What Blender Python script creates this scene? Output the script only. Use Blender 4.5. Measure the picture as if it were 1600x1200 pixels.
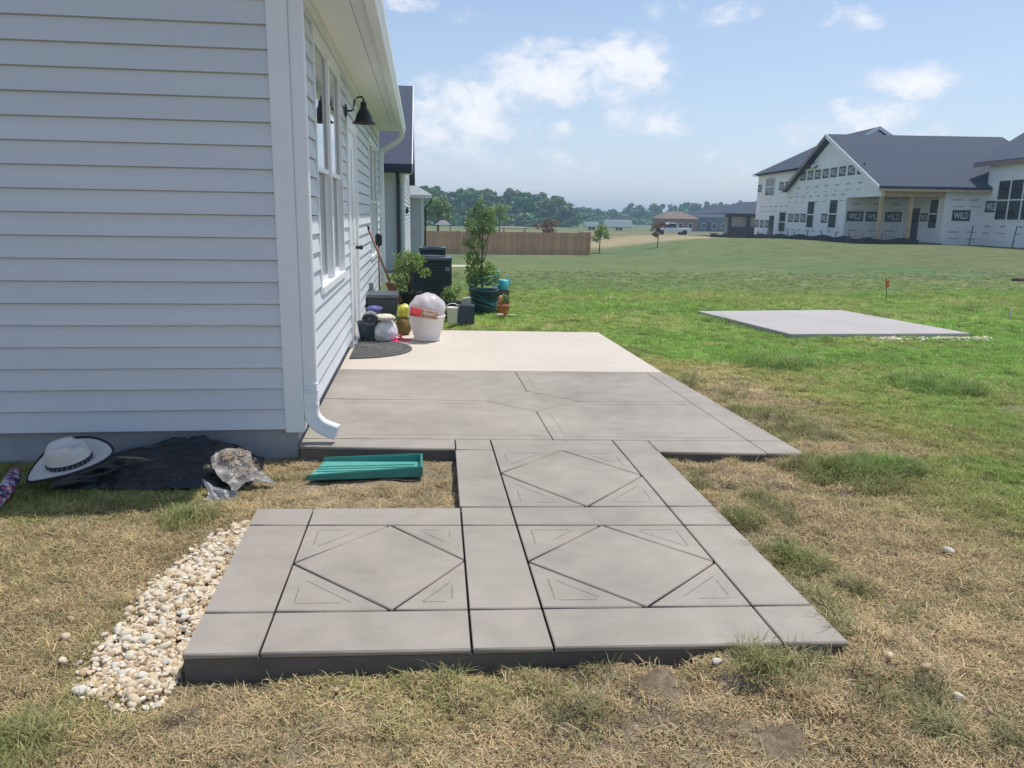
import bpy, bmesh, math, random
import numpy as np
from mathutils import Matrix, Vector, Euler

for o in list(bpy.data.objects): bpy.data.objects.remove(o)
scene = bpy.context.scene
COL = scene.collection

# ------------------------------------------------------------------ camera
cam = bpy.data.cameras.new('camera'); cam_o = bpy.data.objects.new('camera', cam); COL.objects.link(cam_o)
cam.sensor_width = 36.0; cam.lens = 36.0 * 1204 / 1600; cam.clip_start = 0.05; cam.clip_end = 3000
cam_o.matrix_world = Matrix(((0.99320729, 0.00866443, -0.11603536, 0),
                             (-0.11516208, 0.21582822, -0.96961635, 0),
                             (0.01664253, 0.9763929, 0.21535998, 1.5), (0, 0, 0, 1)))
scene.camera = cam_o

# ------------------------------------------------------------------ world, sun, exposure
SUN_DIR = Vector((0.333, 0.16, 1.0)).normalized()          # towards the sun
SUN_EL = math.asin(SUN_DIR.z); SUN_AZ = math.atan2(SUN_DIR.x, SUN_DIR.y)
scene.view_settings.view_transform = 'Standard'; scene.view_settings.look = 'None'
scene.view_settings.exposure = 0.36; scene.view_settings.gamma = 1.0
scene.view_settings.use_curve_mapping = False
cy = scene.cycles; cy.max_bounces = 5; cy.diffuse_bounces = 4; cy.glossy_bounces = 3; cy.transmission_bounces = 4; cy.transparent_max_bounces = 4; cy.volume_bounces = 0
cy.use_light_tree = False; cy.caustics_reflective = False; cy.caustics_refractive = False

world = bpy.data.worlds.new('World'); scene.world = world; world.use_nodes = True
def build_sky():
    nt = world.node_tree; N = nt.nodes; L = nt.links; N.clear()
    out = N.new('ShaderNodeOutputWorld'); bg = N.new('ShaderNodeBackground'); L.new(bg.outputs[0], out.inputs[0])
    sky = N.new('ShaderNodeTexSky'); sky.sky_type = 'NISHITA'; sky.sun_disc = False
    sky.sun_elevation = SUN_EL; sky.sun_rotation = SUN_AZ
    sky.air_density = 1.0; sky.dust_density = 0.8; sky.ozone_density = 1.0
    bg.inputs['Strength'].default_value = 0.112
    def m(op, a, b=None, c=None, clamp=False):
        n = N.new('ShaderNodeMath'); n.operation = op; n.use_clamp = clamp
        for i, v in enumerate((a, b, c)):
            if v is None: continue
            if isinstance(v, (int, float)): n.inputs[i].default_value = v
            else: L.new(v, n.inputs[i])
        return n.outputs[0]
    tc = N.new('ShaderNodeTexCoord'); sp = N.new('ShaderNodeSeparateXYZ'); L.new(tc.outputs['Generated'], sp.inputs[0])
    az = m('ARCTAN2', sp.outputs[0], sp.outputs[1]); el = m('ARCSINE', sp.outputs[2])
    cmb = N.new('ShaderNodeCombineXYZ'); L.new(az, cmb.inputs[0]); L.new(m('MULTIPLY', el, 1.5), cmb.inputs[1])
    def noise(scale, detail, rough, dist=0.0):
        n = N.new('ShaderNodeTexNoise'); n.inputs['Scale'].default_value = scale; n.inputs['Detail'].default_value = detail
        n.inputs['Roughness'].default_value = rough; n.inputs['Distortion'].default_value = dist
        L.new(cmb.outputs[0], n.inputs['Vector']); return n.outputs[0]
    nz = noise(20, 5, 0.62, 0.3); nz2 = noise(60, 3, 0.6)
    clouds = [(0.066,0.125,0.075,0.035,1),(0.159,0.166,0.074,0.03,1),(0.244,0.172,0.057,0.033,1),(0.282,0.114,0.046,0.019,0.9),
      (0.171,0.101,0.021,0.011,0.7),(0.568,0.147,0.052,0.016,0.9),(0.533,0.115,0.042,0.027,0.75),(0.027,0.098,0.047,0.033,0.8),
      (0.062,0.223,0.035,0.013,0.35),(0.374,0.235,0.111,0.018,0.4),(0.503,0.215,0.036,0.013,0.6),(-0.011,0.239,0.034,0.009,0.6),
      (0.178,0.063,0.071,0.019,0.45),(0.043,0.068,0.072,0.019,0.55),(0.482,0.092,0.041,0.021,0.7),(0.591,0.092,0.028,0.011,0.7),
      (0.369,0.057,0.044,0.019,0.45),
      (0.95,0.16,0.12,0.04,.9),(1.6,0.18,0.14,0.05,.9),(2.6,0.15,0.1,0.04,.9),(-0.5,0.15,0.1,0.035,.9),
      (-1.6,0.2,0.13,0.045,.9),(0.7,0.5,0.12,0.06,.8)]
    tot = None
    flat = N.new('ShaderNodeCombineXYZ'); L.new(az, flat.inputs[0]); L.new(el, flat.inputs[1])
    for (a, e, sa, se, w) in clouds:
        v = N.new('ShaderNodeVectorMath'); v.operation = 'MULTIPLY_ADD'; L.new(flat.outputs[0], v.inputs[0])
        kx, ky = 1 / (sa * 1.55), 1 / (se * 1.65); v.inputs[1].default_value = (kx, ky, 0); v.inputs[2].default_value = (-a * kx, -e * ky, 0)
        d = N.new('ShaderNodeVectorMath'); d.operation = 'DOT_PRODUCT'; L.new(v.outputs[0], d.inputs[0]); L.new(v.outputs[0], d.inputs[1])
        b = m('MULTIPLY_ADD', d.outputs['Value'], -w, w)
        tot = m('MAXIMUM', b, 0.0) if tot is None else m('MAXIMUM', tot, b)
    dens = m('ADD', m('MULTIPLY', m('ADD', tot, m('MULTIPLY', m('SUBTRACT', nz, 0.53), 2.4)), m('MULTIPLY', tot, 3.0, clamp=True)), m('MULTIPLY', m('SUBTRACT', nz2, 0.5), 0.25))
    mr = N.new('ShaderNodeMapRange'); mr.interpolation_type = 'SMOOTHSTEP'; L.new(dens, mr.inputs[0])
    mr.inputs[1].default_value = 0.08; mr.inputs[2].default_value = 0.95; mr.inputs[3].default_value = 0; mr.inputs[4].default_value = 0.8
    veil = N.new('ShaderNodeMapRange'); L.new(noise(5, 3, 0.55, 0.4), veil.inputs[0]); veil.inputs[1].default_value = 0.42; veil.inputs[2].default_value = 0.75
    veil.inputs[3].default_value = 0.0; veil.inputs[4].default_value = 0.08
    hz = N.new('ShaderNodeMapRange'); L.new(el, hz.inputs[0]); hz.inputs[1].default_value = 0.0; hz.inputs[2].default_value = 0.35; hz.inputs[3].default_value = 0.55; hz.inputs[4].default_value = 0.02
    def mix(f, a, b):
        n = N.new('ShaderNodeMix'); n.data_type = 'RGBA'; L.new(f, n.inputs[0])
        for i, v in ((6, a), (7, b)):
            if isinstance(v, tuple): n.inputs[i].default_value = v
            else: L.new(v, n.inputs[i])
        return n.outputs[2]
    c = mix(hz.outputs[0], sky.outputs[0], (4.1, 4.9, 6.8, 1))
    c = mix(veil.outputs[0], c, (4.6, 5.0, 5.9, 1))
    body = N.new('ShaderNodeMapRange'); L.new(dens, body.inputs[0]); body.inputs[1].default_value = 0.35; body.inputs[2].default_value = 1.3
    c = mix(mr.outputs[0], c, mix(body.outputs[0], (5.7, 6.0, 6.7, 1), (7.7, 7.65, 7.75, 1)))
    L.new(c, bg.inputs['Color'])
build_sky()
world.cycles.sampling_method = 'NONE'
sun = bpy.data.lights.new('sun', 'SUN'); sun.energy = 3.05; sun.angle = math.radians(0.55); sun.color = (1.0, 0.955, 0.88)
sun_o = bpy.data.objects.new('sun', sun); COL.objects.link(sun_o); sun_o.rotation_euler = SUN_DIR.to_track_quat('Z', 'Y').to_euler()

# ------------------------------------------------------------------ helpers
rnd = random.Random(7); rng = np.random.default_rng(11)
def fbm(x, y, sc, oct=4, seed=0):
    x = np.asarray(x, float) * sc; y = np.asarray(y, float) * sc; out = np.zeros(np.broadcast(x, y).shape); amp = 1; tot = 0
    def h(i, j):
        n = np.sin(i * 127.1 + j * 311.7 + seed * 74.7) * 43758.5453; return n - np.floor(n)
    for _ in range(oct):
        i = np.floor(x); j = np.floor(y); u = x - i; v = y - j; u = u * u * (3 - 2 * u); v = v * v * (3 - 2 * v)
        out += amp * ((h(i, j) * (1 - u) + h(i + 1, j) * u) * (1 - v) + (h(i, j + 1) * (1 - u) + h(i + 1, j + 1) * u) * v)
        tot += amp; amp *= 0.5; x = x * 2.03 + 17.1; y = y * 2.03 + 5.3
    return out / tot
def sstep(a, b, x): t = np.clip((np.asarray(x, float) - a) / (b - a), 0, 1); return t * t * (3 - 2 * t)

def mat(name, col, rough=0.6, var=0.12, scale=12.0, bump=0.0, bscale=60.0, metal=0.0, spec=0.5, stretch=(1, 1, 1), col2=None, detail=4, coat=0.0, trans=0.0):
    m = bpy.data.materials.new(name); m.use_nodes = True; N = m.node_tree.nodes; L = m.node_tree.links
    p = N['Principled BSDF']; p.inputs['Roughness'].default_value = rough; p.inputs['Metallic'].default_value = metal
    p.inputs['Specular IOR Level'].default_value = spec; p.inputs['Coat Weight'].default_value = coat
    tc = N.new('ShaderNodeTexCoord'); mp = N.new('ShaderNodeMapping'); mp.inputs['Scale'].default_value = stretch
    L.new(tc.outputs['Object'], mp.inputs[0])
    nz = N.new('ShaderNodeTexNoise'); nz.inputs['Scale'].default_value = scale; nz.inputs['Detail'].default_value = detail; nz.inputs['Roughness'].default_value = 0.6
    L.new(mp.outputs[0], nz.inputs['Vector'])
    rp = N.new('ShaderNodeValToRGB'); c2 = col2 or col
    rp.color_ramp.elements[0].position = 0.3; rp.color_ramp.elements[1].position = 0.7
    rp.color_ramp.elements[0].color = tuple(c * (1 - var) for c in col) + (1,); rp.color_ramp.elements[1].color = tuple(min(1, c * (1 + var)) for c in c2) + (1,)
    L.new(nz.outputs[0], rp.inputs[0]); L.new(rp.outputs[0], p.inputs['Base Color'])
    if bump:
        n2 = N.new('ShaderNodeTexNoise'); n2.inputs['Scale'].default_value = bscale; n2.inputs['Detail'].default_value = 5; L.new(mp.outputs[0], n2.inputs['Vector'])
        b = N.new('ShaderNodeBump'); b.inputs['Strength'].default_value = bump; b.inputs['Distance'].default_value = 0.01
        L.new(n2.outputs[0], b.inputs['Height']); L.new(b.outputs[0], p.inputs['Normal'])
    if trans:
        t = N.new('ShaderNodeBsdfTranslucent'); L.new(rp.outputs[0], t.inputs[0]); mx = N.new('ShaderNodeMixShader'); mx.inputs[0].default_value = trans
        L.new(p.outputs[0], mx.inputs[1]); L.new(t.outputs[0], mx.inputs[2]); L.new(mx.outputs[0], N['Material Output'].inputs[0])
    return m

class MB:
    def __init__(s): s.v = []; s.f = []
    def add(s, v, f):
        n = len(s.v); s.v += [tuple(map(float, p)) for p in v]; s.f += [tuple(i + n for i in q) for q in f]; return s
    def box(s, a, b):
        x0, y0, z0 = a; x1, y1, z1 = b
        return s.add([(x0,y0,z0),(x1,y0,z0),(x1,y1,z0),(x0,y1,z0),(x0,y0,z1),(x1,y0,z1),(x1,y1,z1),(x0,y1,z1)],
                     [(0,3,2,1),(4,5,6,7),(0,1,5,4),(1,2,6,5),(2,3,7,6),(3,0,4,7)])
    def hexa(s, bot, top):
        n = len(bot)
        return s.add(list(bot) + list(top), [tuple(range(n))[::-1], tuple(range(n, 2 * n))] + [(i, (i + 1) % n, n + (i + 1) % n, n + i) for i in range(n)])
    def prism(s, poly, z0, z1): return s.hexa([(x, y, z0) for x, y in poly], [(x, y, z1) for x, y in poly])
    def tube(s, pts, r, seg=6, caps=True):
        pts = [Vector(p) for p in pts]; n = len(pts); rs = r if isinstance(r, (list, tuple)) else [r] * n; V = []; F = []
        for i, p in enumerate(pts):
            d = (pts[min(i + 1, n - 1)] - pts[max(i - 1, 0)]).normalized(); a = Vector((0, 0, 1)) if abs(d.z) < 0.9 else Vector((1, 0, 0))
            u = d.cross(a).normalized(); w = d.cross(u)
            for k in range(seg):
                t = 2 * math.pi * k / seg; V.append(p + (u * math.cos(t) + w * math.sin(t)) * rs[i])
        for i in range(n - 1):
            for k in range(seg): F.append((i*seg+k, i*seg+(k+1)%seg, (i+1)*seg+(k+1)%seg, (i+1)*seg+k))
        if caps: F += [tuple(range(seg))[::-1], tuple(range((n-1)*seg, n*seg))]
        return s.add(V, F)
    def lathe(s, prof, c=(0, 0, 0), seg=28, ex=1.0, ey=1.0, wob=0.0):
        V = []; F = []; n = len(prof)
        for i, (r, z) in enumerate(prof):
            for k in range(seg):
                t = 2 * math.pi * k / seg; rr = r * (1 + wob * math.sin(3 * t + i) )
                V.append((c[0] + rr * math.cos(t) * ex, c[1] + rr * math.sin(t) * ey, c[2] + z))
        for i in range(n - 1):
            for k in range(seg): F.append((i*seg+k, i*seg+(k+1)%seg, (i+1)*seg+(k+1)%seg, (i+1)*seg+k))
        return s.add(V, F + [tuple(range(seg))[::-1], tuple(range((n-1)*seg, n*seg))])
    def blob(s, c, r, amp=0.15, fr=2.5, seed=0, sub=3, flat=None):
        b = bmesh.new(); bmesh.ops.create_icosphere(b, subdivisions=sub, radius=1.0); V = []
        for v in b.verts:
            p = v.co.normalized(); n = float(fbm(p.x * fr + p.z * 1.7 + seed * 3.1, p.y * fr - p.z * 2.3 + seed, 1.0, 4, seed)) - 0.5
            k = 1 + amp * 2 * n; q = [c[i] + p[i] * r[i] * k for i in range(3)]
            if flat is not None: q[2] = max(q[2], flat)
            V.append(q)
        F = [tuple(v.index for v in f.verts) for f in b.faces]; b.free(); return s.add(V, F)
    def xf(s, M):
        s.v = [tuple(M @ Vector(p)) for p in s.v]; return s
    def mesh(s, name, m=None, smooth=False):
        me = bpy.data.meshes.new(name); me.from_pydata(s.v, [], s.f); me.update()
        if m: me.materials.append(m)
        if smooth: me.polygons.foreach_set('use_smooth', [True] * len(me.polygons))
        return me
    def build(s, name, m, parent=None, smooth=False, bevel=0.0, label=None):
        me = s.mesh(name, m, smooth)
        if bevel:
            b = bmesh.new(); b.from_mesh(me); bmesh.ops.bevel(b, geom=b.edges[:], offset=bevel, segments=2, affect='EDGES', clamp_overlap=True); b.to_mesh(me); b.free()
        return link(name, me, parent, label)
def link(name, me, parent=None, label=None):
    o = bpy.data.objects.new(name, me); COL.objects.link(o)
    if parent: setp(o, parent)
    if label: o['label'] = label
    return o
def setp(o, parent):
    o.parent = parent
    if parent.get('_base') is not None: o.matrix_parent_inverse = Matrix.Translation(-parent.location)
def thing(name, label, cat, loc=(0, 0, 0), group=None):
    o = bpy.data.objects.new(name, None); COL.objects.link(o); o.location = loc; o.empty_display_size = 0.1; o['_base'] = 1
    o['label'] = label; o['category'] = cat
    if group: o['group'] = group
    return o
def tag(o, label, cat, group=None):
    o['label'] = label; o['category'] = cat
    if group: o['group'] = group
    return o

# ------------------------------------------------------------------ materials
M_siding = mat('grey_vinyl_siding', (0.66, 0.685, 0.715), 0.55, 0.05, 1.2, 0.12, 90, stretch=(0.25, 0.25, 5))
M_trim = mat('white_vinyl_trim', (0.83, 0.84, 0.85), 0.45, 0.03, 2)
M_white = mat('white_painted_metal', (0.83, 0.84, 0.85), 0.35, 0.04, 3)
M_found = mat('painted_foundation', (0.36, 0.37, 0.38), 0.8, 0.12, 6, 0.3, 40)
M_black = mat('black_metal', (0.012, 0.013, 0.016), 0.4, 0.2, 10)
M_glass = mat('window_glass', (0.03, 0.036, 0.042), 0.015, 0.1, 1, spec=0.9, coat=1.0)
M_glass.node_tree.nodes['Principled BSDF'].inputs['IOR'].default_value = 2.0
M_glass2 = mat('far_window_glass', (0.02, 0.028, 0.035), 0.05, 0.1, 1, spec=0.5)
M_shingle = mat('grey_shingles', (0.044, 0.058, 0.092), 0.9, 0.22, 8, 0.4, 30)
M_dirt = mat('brown_soil', (0.17, 0.125, 0.085), 0.95, 0.35, 9, 0.7, 40)

def concrete(name, col, var=0.08):
    m = bpy.data.materials.new(name); m.use_nodes = True; N = m.node_tree.nodes; L = m.node_tree.links; p = N['Principled BSDF']
    p.inputs['Roughness'].default_value = 0.75; p.inputs['Specular IOR Level'].default_value = 0.35
    tc = N.new('ShaderNodeTexCoord')
    def nz(scale, d, vec=None):
        n = N.new('ShaderNodeTexNoise'); n.inputs['Scale'].default_value = scale; n.inputs['Detail'].default_value = d; L.new(vec or tc.outputs['Object'], n.inputs['Vector']); return n.outputs[0]
    mp = N.new('ShaderNodeMapping'); mp.inputs['Scale'].default_value = (1, 14, 1); L.new(tc.outputs['Object'], mp.inputs[0])
    a = nz(1.1, 5); b = nz(7, 5); c = nz(140, 3); d = nz(5, 4, mp.outputs[0])
    def m_(op, x, y):
        n = N.new('ShaderNodeMath'); n.operation = op
        for i, v in enumerate((x, y)):
            if isinstance(v, (int, float)): n.inputs[i].default_value = v
            else: L.new(v, n.inputs[i])
        return n.outputs[0]
    s = m_('ADD', m_('ADD', m_('MULTIPLY', a, 0.9), m_('MULTIPLY', b, 0.5)), m_('ADD', m_('MULTIPLY', c, 0.35), m_('MULTIPLY', d, 0.13)))
    rp = N.new('ShaderNodeValToRGB'); rp.color_ramp.elements[0].position = 0.35 * 2.05 ; rp.color_ramp.elements[1].position = 0.999
    mr = N.new('ShaderNodeMapRange'); L.new(s, mr.inputs[0]); mr.inputs[1].default_value = 0.68; mr.inputs[2].default_value = 1.2
    rp.color_ramp.elements[0].position = 0; rp.color_ramp.elements[1].position = 1
    rp.color_ramp.elements[0].color = tuple(x * (1 - var) for x in col) + (1,); rp.color_ramp.elements[1].color = tuple(x * (1 + var) for x in col) + (1,)
    L.new(mr.outputs[0], rp.inputs[0]); L.new(rp.outputs[0], p.inputs['Base Color'])
    bp = N.new('ShaderNodeBump'); bp.inputs['Strength'].default_value = 0.25; bp.inputs['Distance'].default_value = 0.004
    L.new(m_('ADD', c, d), bp.inputs['Height']); L.new(bp.outputs[0], p.inputs['Normal']); return m
M_conc = concrete('new_grey_concrete', (0.326, 0.291, 0.252), 0.22)
M_groove = concrete('groove_concrete', (0.02, 0.018, 0.016), 0.2)
M_mark_shade = concrete('tool_mark_shade_concrete', (0.16, 0.145, 0.13), 0.2)  # dark tone paints in the shade of shallow tooled grooves
M_old = concrete('old_pale_concrete', (0.58, 0.51, 0.435), 0.07)
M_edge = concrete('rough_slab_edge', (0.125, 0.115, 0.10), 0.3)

# ------------------------------------------------------------------ ground
PANELS = {
'L00': [(-0.773, 2.338), (-0.531, 2.326), (-0.529, 2.59), (-0.777, 2.604)],'L01': [(-0.531, 2.326), (0.156, 2.289), (0.161, 2.549), (-0.529, 2.59)],
'L10': [(-0.777, 2.604), (-0.529, 2.59), (-0.524, 3.375), (-0.787, 3.394)],'L20': [(-0.787, 3.394), (-0.524, 3.375), (-0.523, 3.577), (-0.789, 3.593)],
'L21': [(-0.524, 3.375), (0.177, 3.323), (0.182, 3.534), (-0.523, 3.577)],
'W00': [(0.156, 2.289), (0.428, 2.274), (0.428, 2.534), (0.161, 2.549)],'W01': [(0.428, 2.274), (1.207, 2.233), (1.207, 2.488), (0.428, 2.534)],
'W02': [(1.207, 2.233), (1.432, 2.221), (1.432, 2.475), (1.207, 2.488)],'W10': [(0.161, 2.549), (0.428, 2.534), (0.428, 3.304), (0.177, 3.323)],
'W12': [(1.207, 2.488), (1.432, 2.475), (1.432, 3.229), (1.206, 3.246)],'W20': [(0.177, 3.323), (0.428, 3.304), (0.428, 3.531), (0.182, 3.547)],
'W21': [(0.428, 3.304), (1.206, 3.246), (1.205, 3.482), (0.428, 3.531)],'W22': [(1.206, 3.246), (1.432, 3.229), (1.432, 3.468), (1.205, 3.482)],
'W30': [(0.179, 3.547), (0.428, 3.531), (0.428, 4.464), (0.199, 4.483)],'W32': [(1.205, 3.482), (1.432, 3.468), (1.432, 4.38), (1.204, 4.399)],
'W40': [(0.199, 4.483), (0.428, 4.464), (0.428, 4.688), (0.204, 4.706)],'W41': [(0.428, 4.464), (1.204, 4.399), (1.204, 4.626), (0.428, 4.688)],
'W42': [(1.204, 4.399), (1.432, 4.38), (1.432, 4.608), (1.204, 4.626)],
'DLd': [(-0.115, 2.565), (0.17, 2.955), (-0.149, 3.347), (-0.527, 2.981)],'DLt0': [(-0.529, 2.59), (-0.115, 2.565), (-0.527, 2.981)],
'DLt1': [(-0.115, 2.565), (0.161, 2.549), (0.17, 2.955)],'DLt2': [(0.17, 2.955), (0.177, 3.323), (-0.149, 3.347)],'DLt3': [(-0.527, 2.981), (-0.149, 3.347), (-0.524, 3.375)],
'DRd': [(0.814, 2.511), (1.206, 2.855), (0.819, 3.275), (0.428, 2.921)],'DRt0': [(0.428, 2.534), (0.814, 2.511), (0.428, 2.921)],
'DRt1': [(0.814, 2.511), (1.207, 2.488), (1.206, 2.855)],'DRt2': [(1.206, 2.855), (1.206, 3.246), (0.819, 3.275)],'DRt3': [(0.428, 2.921), (0.819, 3.275), (0.428, 3.304)],
'DWd': [(0.803, 3.508), (1.205, 3.941), (0.84, 4.429), (0.428, 4.034)],'DWt0': [(0.428, 3.531), (0.803, 3.508), (0.428, 4.034)],
'DWt1': [(0.803, 3.508), (1.205, 3.482), (1.205, 3.941)],'DWt2': [(1.205, 3.941), (1.204, 4.399), (0.84, 4.429)],'DWt3': [(0.428, 4.034), (0.84, 4.429), (0.428, 4.464)],
'PbL': [(-0.745, 4.613), (0.2, 4.507), (0.204, 4.706), (-0.745, 4.78)],'PbR': [(1.432, 4.367), (2.09, 4.292), (2.085, 4.556), (1.432, 4.608)],
'PbC': [(2.09, 4.292), (2.321, 4.266), (2.309, 4.538), (2.085, 4.556)],'PbR2': [(2.085, 4.556), (2.309, 4.538), (2.209, 6.736), (2.048, 6.749)],
'Pd': [(0.825, 5.373), (1.197, 5.669), (0.843, 6.035), (0.489, 5.723)],'Pq0': [(-0.745, 4.78), (0.827, 4.656), (0.825, 5.373), (0.489, 5.723), (-0.745, 5.843)],
'Pq1': [(0.827, 4.656), (2.085, 4.556), (2.067, 5.617), (1.197, 5.669), (0.825, 5.373)],'Pq2': [(2.067, 5.617), (2.048, 6.749), (0.845, 6.844), (0.843, 6.035), (1.197, 5.669)],
'Pq3': [(-0.745, 5.843), (0.489, 5.723), (0.843, 6.035), (0.845, 6.844), (-0.745, 6.971)]}
FRONT_POLY = [(-0.773, 2.338), (1.432, 2.221), (1.432, 4.367), (0.2, 4.507), (0.176, 3.535), (-0.789, 3.593)]
PATIO_POLY = [(-0.745, 4.613), (2.321, 4.266), (2.209, 6.736), (-0.745, 6.971)]
OLD_POLY = [(-0.745, 6.977), (2.209, 6.742), (2.159, 9.199), (-0.745, 9.475)]
SHED_POLY = [(4.56, 9.03), (7.02, 9.06), (6.62, 11.54), (4.19, 11.33)]
GRAVEL_POLY = [(-0.80, 2.22), (-0.92, 2.16), (-1.09, 2.28), (-1.16, 2.50), (-1.11, 2.74), (-1.15, 3.0), (-1.06, 3.25), (-1.02, 3.5), (-0.9, 3.64), (-0.80, 3.62)]
HOUSE_POLY = [(-12, 4.66), (-0.74, 4.66), (-0.74, 14.4), (-12, 14.4)]
def inpoly(x, y, poly):
    r = np.zeros(np.shape(x), bool); n = len(poly)
    for i in range(n):
        (x0, y0), (x1, y1) = poly[i], poly[(i + 1) % n]
        if y0 == y1: continue
        c = ((y0 > y) != (y1 > y)) & (x < (x1 - x0) * (y - y0) / (y1 - y0) + x0); r ^= c
    return r
def polydist(x, y, poly):
    d = np.full(np.shape(x), 1e9); n = len(poly)
    for i in range(n):
        a = np.array(poly[i]); b = np.array(poly[(i + 1) % n]); ab = b - a
        t = np.clip(((x - a[0]) * ab[0] + (y - a[1]) * ab[1]) / (ab @ ab), 0, 1); d = np.minimum(d, np.hypot(x - a[0] - t * ab[0], y - a[1] - t * ab[1]))
    return d
CLUMPS = [(2.42, 4.02, .34), (2.75, 4.12, .26), (2.46, 5.30, .26), (2.6, 5.0, .2), (1.60, 2.92, .17), (1.12, 2.13, .13), (-1.15, 3.72, .16), (4.6, 6.3, .5), (3.6, 7.4, .5), (-1.25, 1.95, .25), (1.56, 3.35, .13)]
CLODS = [(1.72, 3.98, .20), (1.95, 3.86, .14), (2.25, 3.75, .12), (1.54, 3.17, .10), (0.75, 2.10, .08), (1.02, 1.85, .09), (2.5, 5.15, .14), (-0.72, 2.14, .06)]
def ground_z(x, y, fine=True):
    x = np.asarray(x, float); y = np.asarray(y, float)
    z = 0.0 + 0.045 * sstep(-0.6, 1.8, x) * sstep(40, 14, y)
    z = z - 1.45 * sstep(13, 58, y) * (1 - sstep(12, 27, x)) + 0.05 * sstep(20, 28, x) * sstep(20, 40, y)
    z = z - 0.55 * sstep(52, 80, y) * sstep(12, 27, x) - 1.0 * sstep(80, 130, y) * sstep(12, 27, x) - 0.15 * sstep(58, 130, y) * (1 - sstep(12, 27, x))
    z = z - 0.9 * sstep(130, 300, y)
    if fine:
        near = sstep(16, 9, y) * sstep(-8, -5, x) * sstep(14, 10, x)
        b = (fbm(x, y, 3.5, 4, 2) - 0.5) * 0.05 + (fbm(x, y, 16, 3, 5) - 0.5) * 0.022
        z = z + b * near + (fbm(x, y, 0.35, 3, 8) - 0.5) * 0.10 * sstep(6, 14, y)
        d = np.minimum(polydist(x, y, FRONT_POLY), polydist(x, y, PATIO_POLY))
        clod = sstep(0.5, 0.05, d) * np.maximum(0, fbm(x, y, 6, 3, 21) - 0.5) * 0.24 * sstep(-0.9, 0.4, x) * sstep(7, 6, y)
        bed = inpoly(x, y, [(-0.75, 3.5), (0.25, 3.5), (0.25, 4.7), (-0.75, 4.7)])
        z = z + np.where(bed, 0.015 * (fbm(x, y, 12, 3, 4)), clod)
        for (cx, cy_, r_) in CLUMPS: z = z + (0.03 if r_ < .4 else .015) * sstep(r_, 0, np.hypot(x - cx, y - cy_))
        cn = np.clip(fbm(x, y, 14, 3, 44) * 2.4 - .55, 0, 1)
        for (cx, cy_, r_) in CLODS: z = z + 0.075 * sstep(r_, 0, np.hypot(x - cx, y - cy_)) * cn
        ins = inpoly(x, y, FRONT_POLY) | inpoly(x, y, PATIO_POLY) | inpoly(x, y, OLD_POLY) | inpoly(x, y, SHED_POLY)
        z = np.where(ins, np.minimum(z, 0.02), z)
        z = np.where((d < 0.12) | (polydist(x, y, OLD_POLY) < 0.2) | (polydist(x, y, SHED_POLY) < 0.25), np.minimum(z, 0.07), z)
    return z
def dryness(x, y):
    x = np.asarray(x, float); y = np.asarray(y, float); n = fbm(x, y, 0.9, 4, 31); n2 = fbm(x, y, 3.2, 3, 33); n3 = fbm(x, y * 2.2, 0.28, 3, 37)
    d = np.full(np.broadcast(x, y).shape, 0.72)
    edge = np.maximum(1.43, np.where(y > 4.3, 2.3, 1.43))
    lim = 1.3 + 0.75 * sstep(4, 7, y) * 0 + 0.5 * sstep(5.5, 3, y)
    right = 1.0 - 0.80 * sstep(0.35 * lim, 1.35 * lim, (x - edge) + (n - 0.5) * 1.6)
    d = np.where(x > edge - 0.3, right, d)
    d = np.where(x <= edge - 0.3, 0.85 + 0 * x, d)
    d = d * (1 - sstep(5.5, 8.5, y)) + (0.16 + 0.10 * (n - 0.5)) * sstep(5.5, 8.5, y)
    d = d + 0.25 * sstep(2.6, 1.6, y) * sstep(3.0, 0.8, x)
    d = d - 0.45 * sstep(3.5, 4.0, y) * sstep(-0.9, -1.3, x)
    d = d + (n - 0.5) * 0.55 + (n2 - 0.5) * 0.35
    d = d - 0.5 * sstep(0.52, 0.66, n3) * sstep(4.5, 7, y) * sstep(14, 9, y)
    d = np.where((x > -.9) & (x < .25) & (y > 3.5) & (y < 4.7), 1.0, d)
    for (cx, cy_, r_) in CLUMPS: d = d - 0.5 * sstep(r_, r_ * .3, np.hypot(x - cx, y - cy_))
    return np.clip(d, 0, 1)
def grass_col(x, y, f0=13, f1=22):
    d = dryness(x, y); d3 = d[..., None]
    n = fbm(x, y, 2.1, 3, 51)[..., None]
    green = np.array([0.265, 0.40, 0.105]) * (0.75 + 0.5 * n); mid = np.array([0.38, 0.37, 0.15]) * (0.85 + 0.3 * n); dry = np.array([0.50, 0.41, 0.265]) * (0.8 + 0.4 * n)
    c = np.where(d3 < 0.5, green + (mid - green) * (d3 * 2), mid + (dry - mid) * (d3 * 2 - 1))
    far = sstep(f0, f1, np.asarray(y, float))[..., None]; fc = np.array([0.143, 0.190, 0.082]) + np.array([0.05, 0.02, 0.01]) * (fbm(x, y, 0.12, 4, 61)[..., None] - 0.45) * 2
    brown = (sstep(13, 20, np.asarray(x, float) - 0.1 * np.asarray(y, float)) * sstep(60, 35, np.asarray(y, float)))[..., None]
    fc = fc * (1 - 0.6 * brown) + np.array([0.165, 0.158, 0.075]) * 0.6 * brown
    return c * (1 - far) + fc * far

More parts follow.
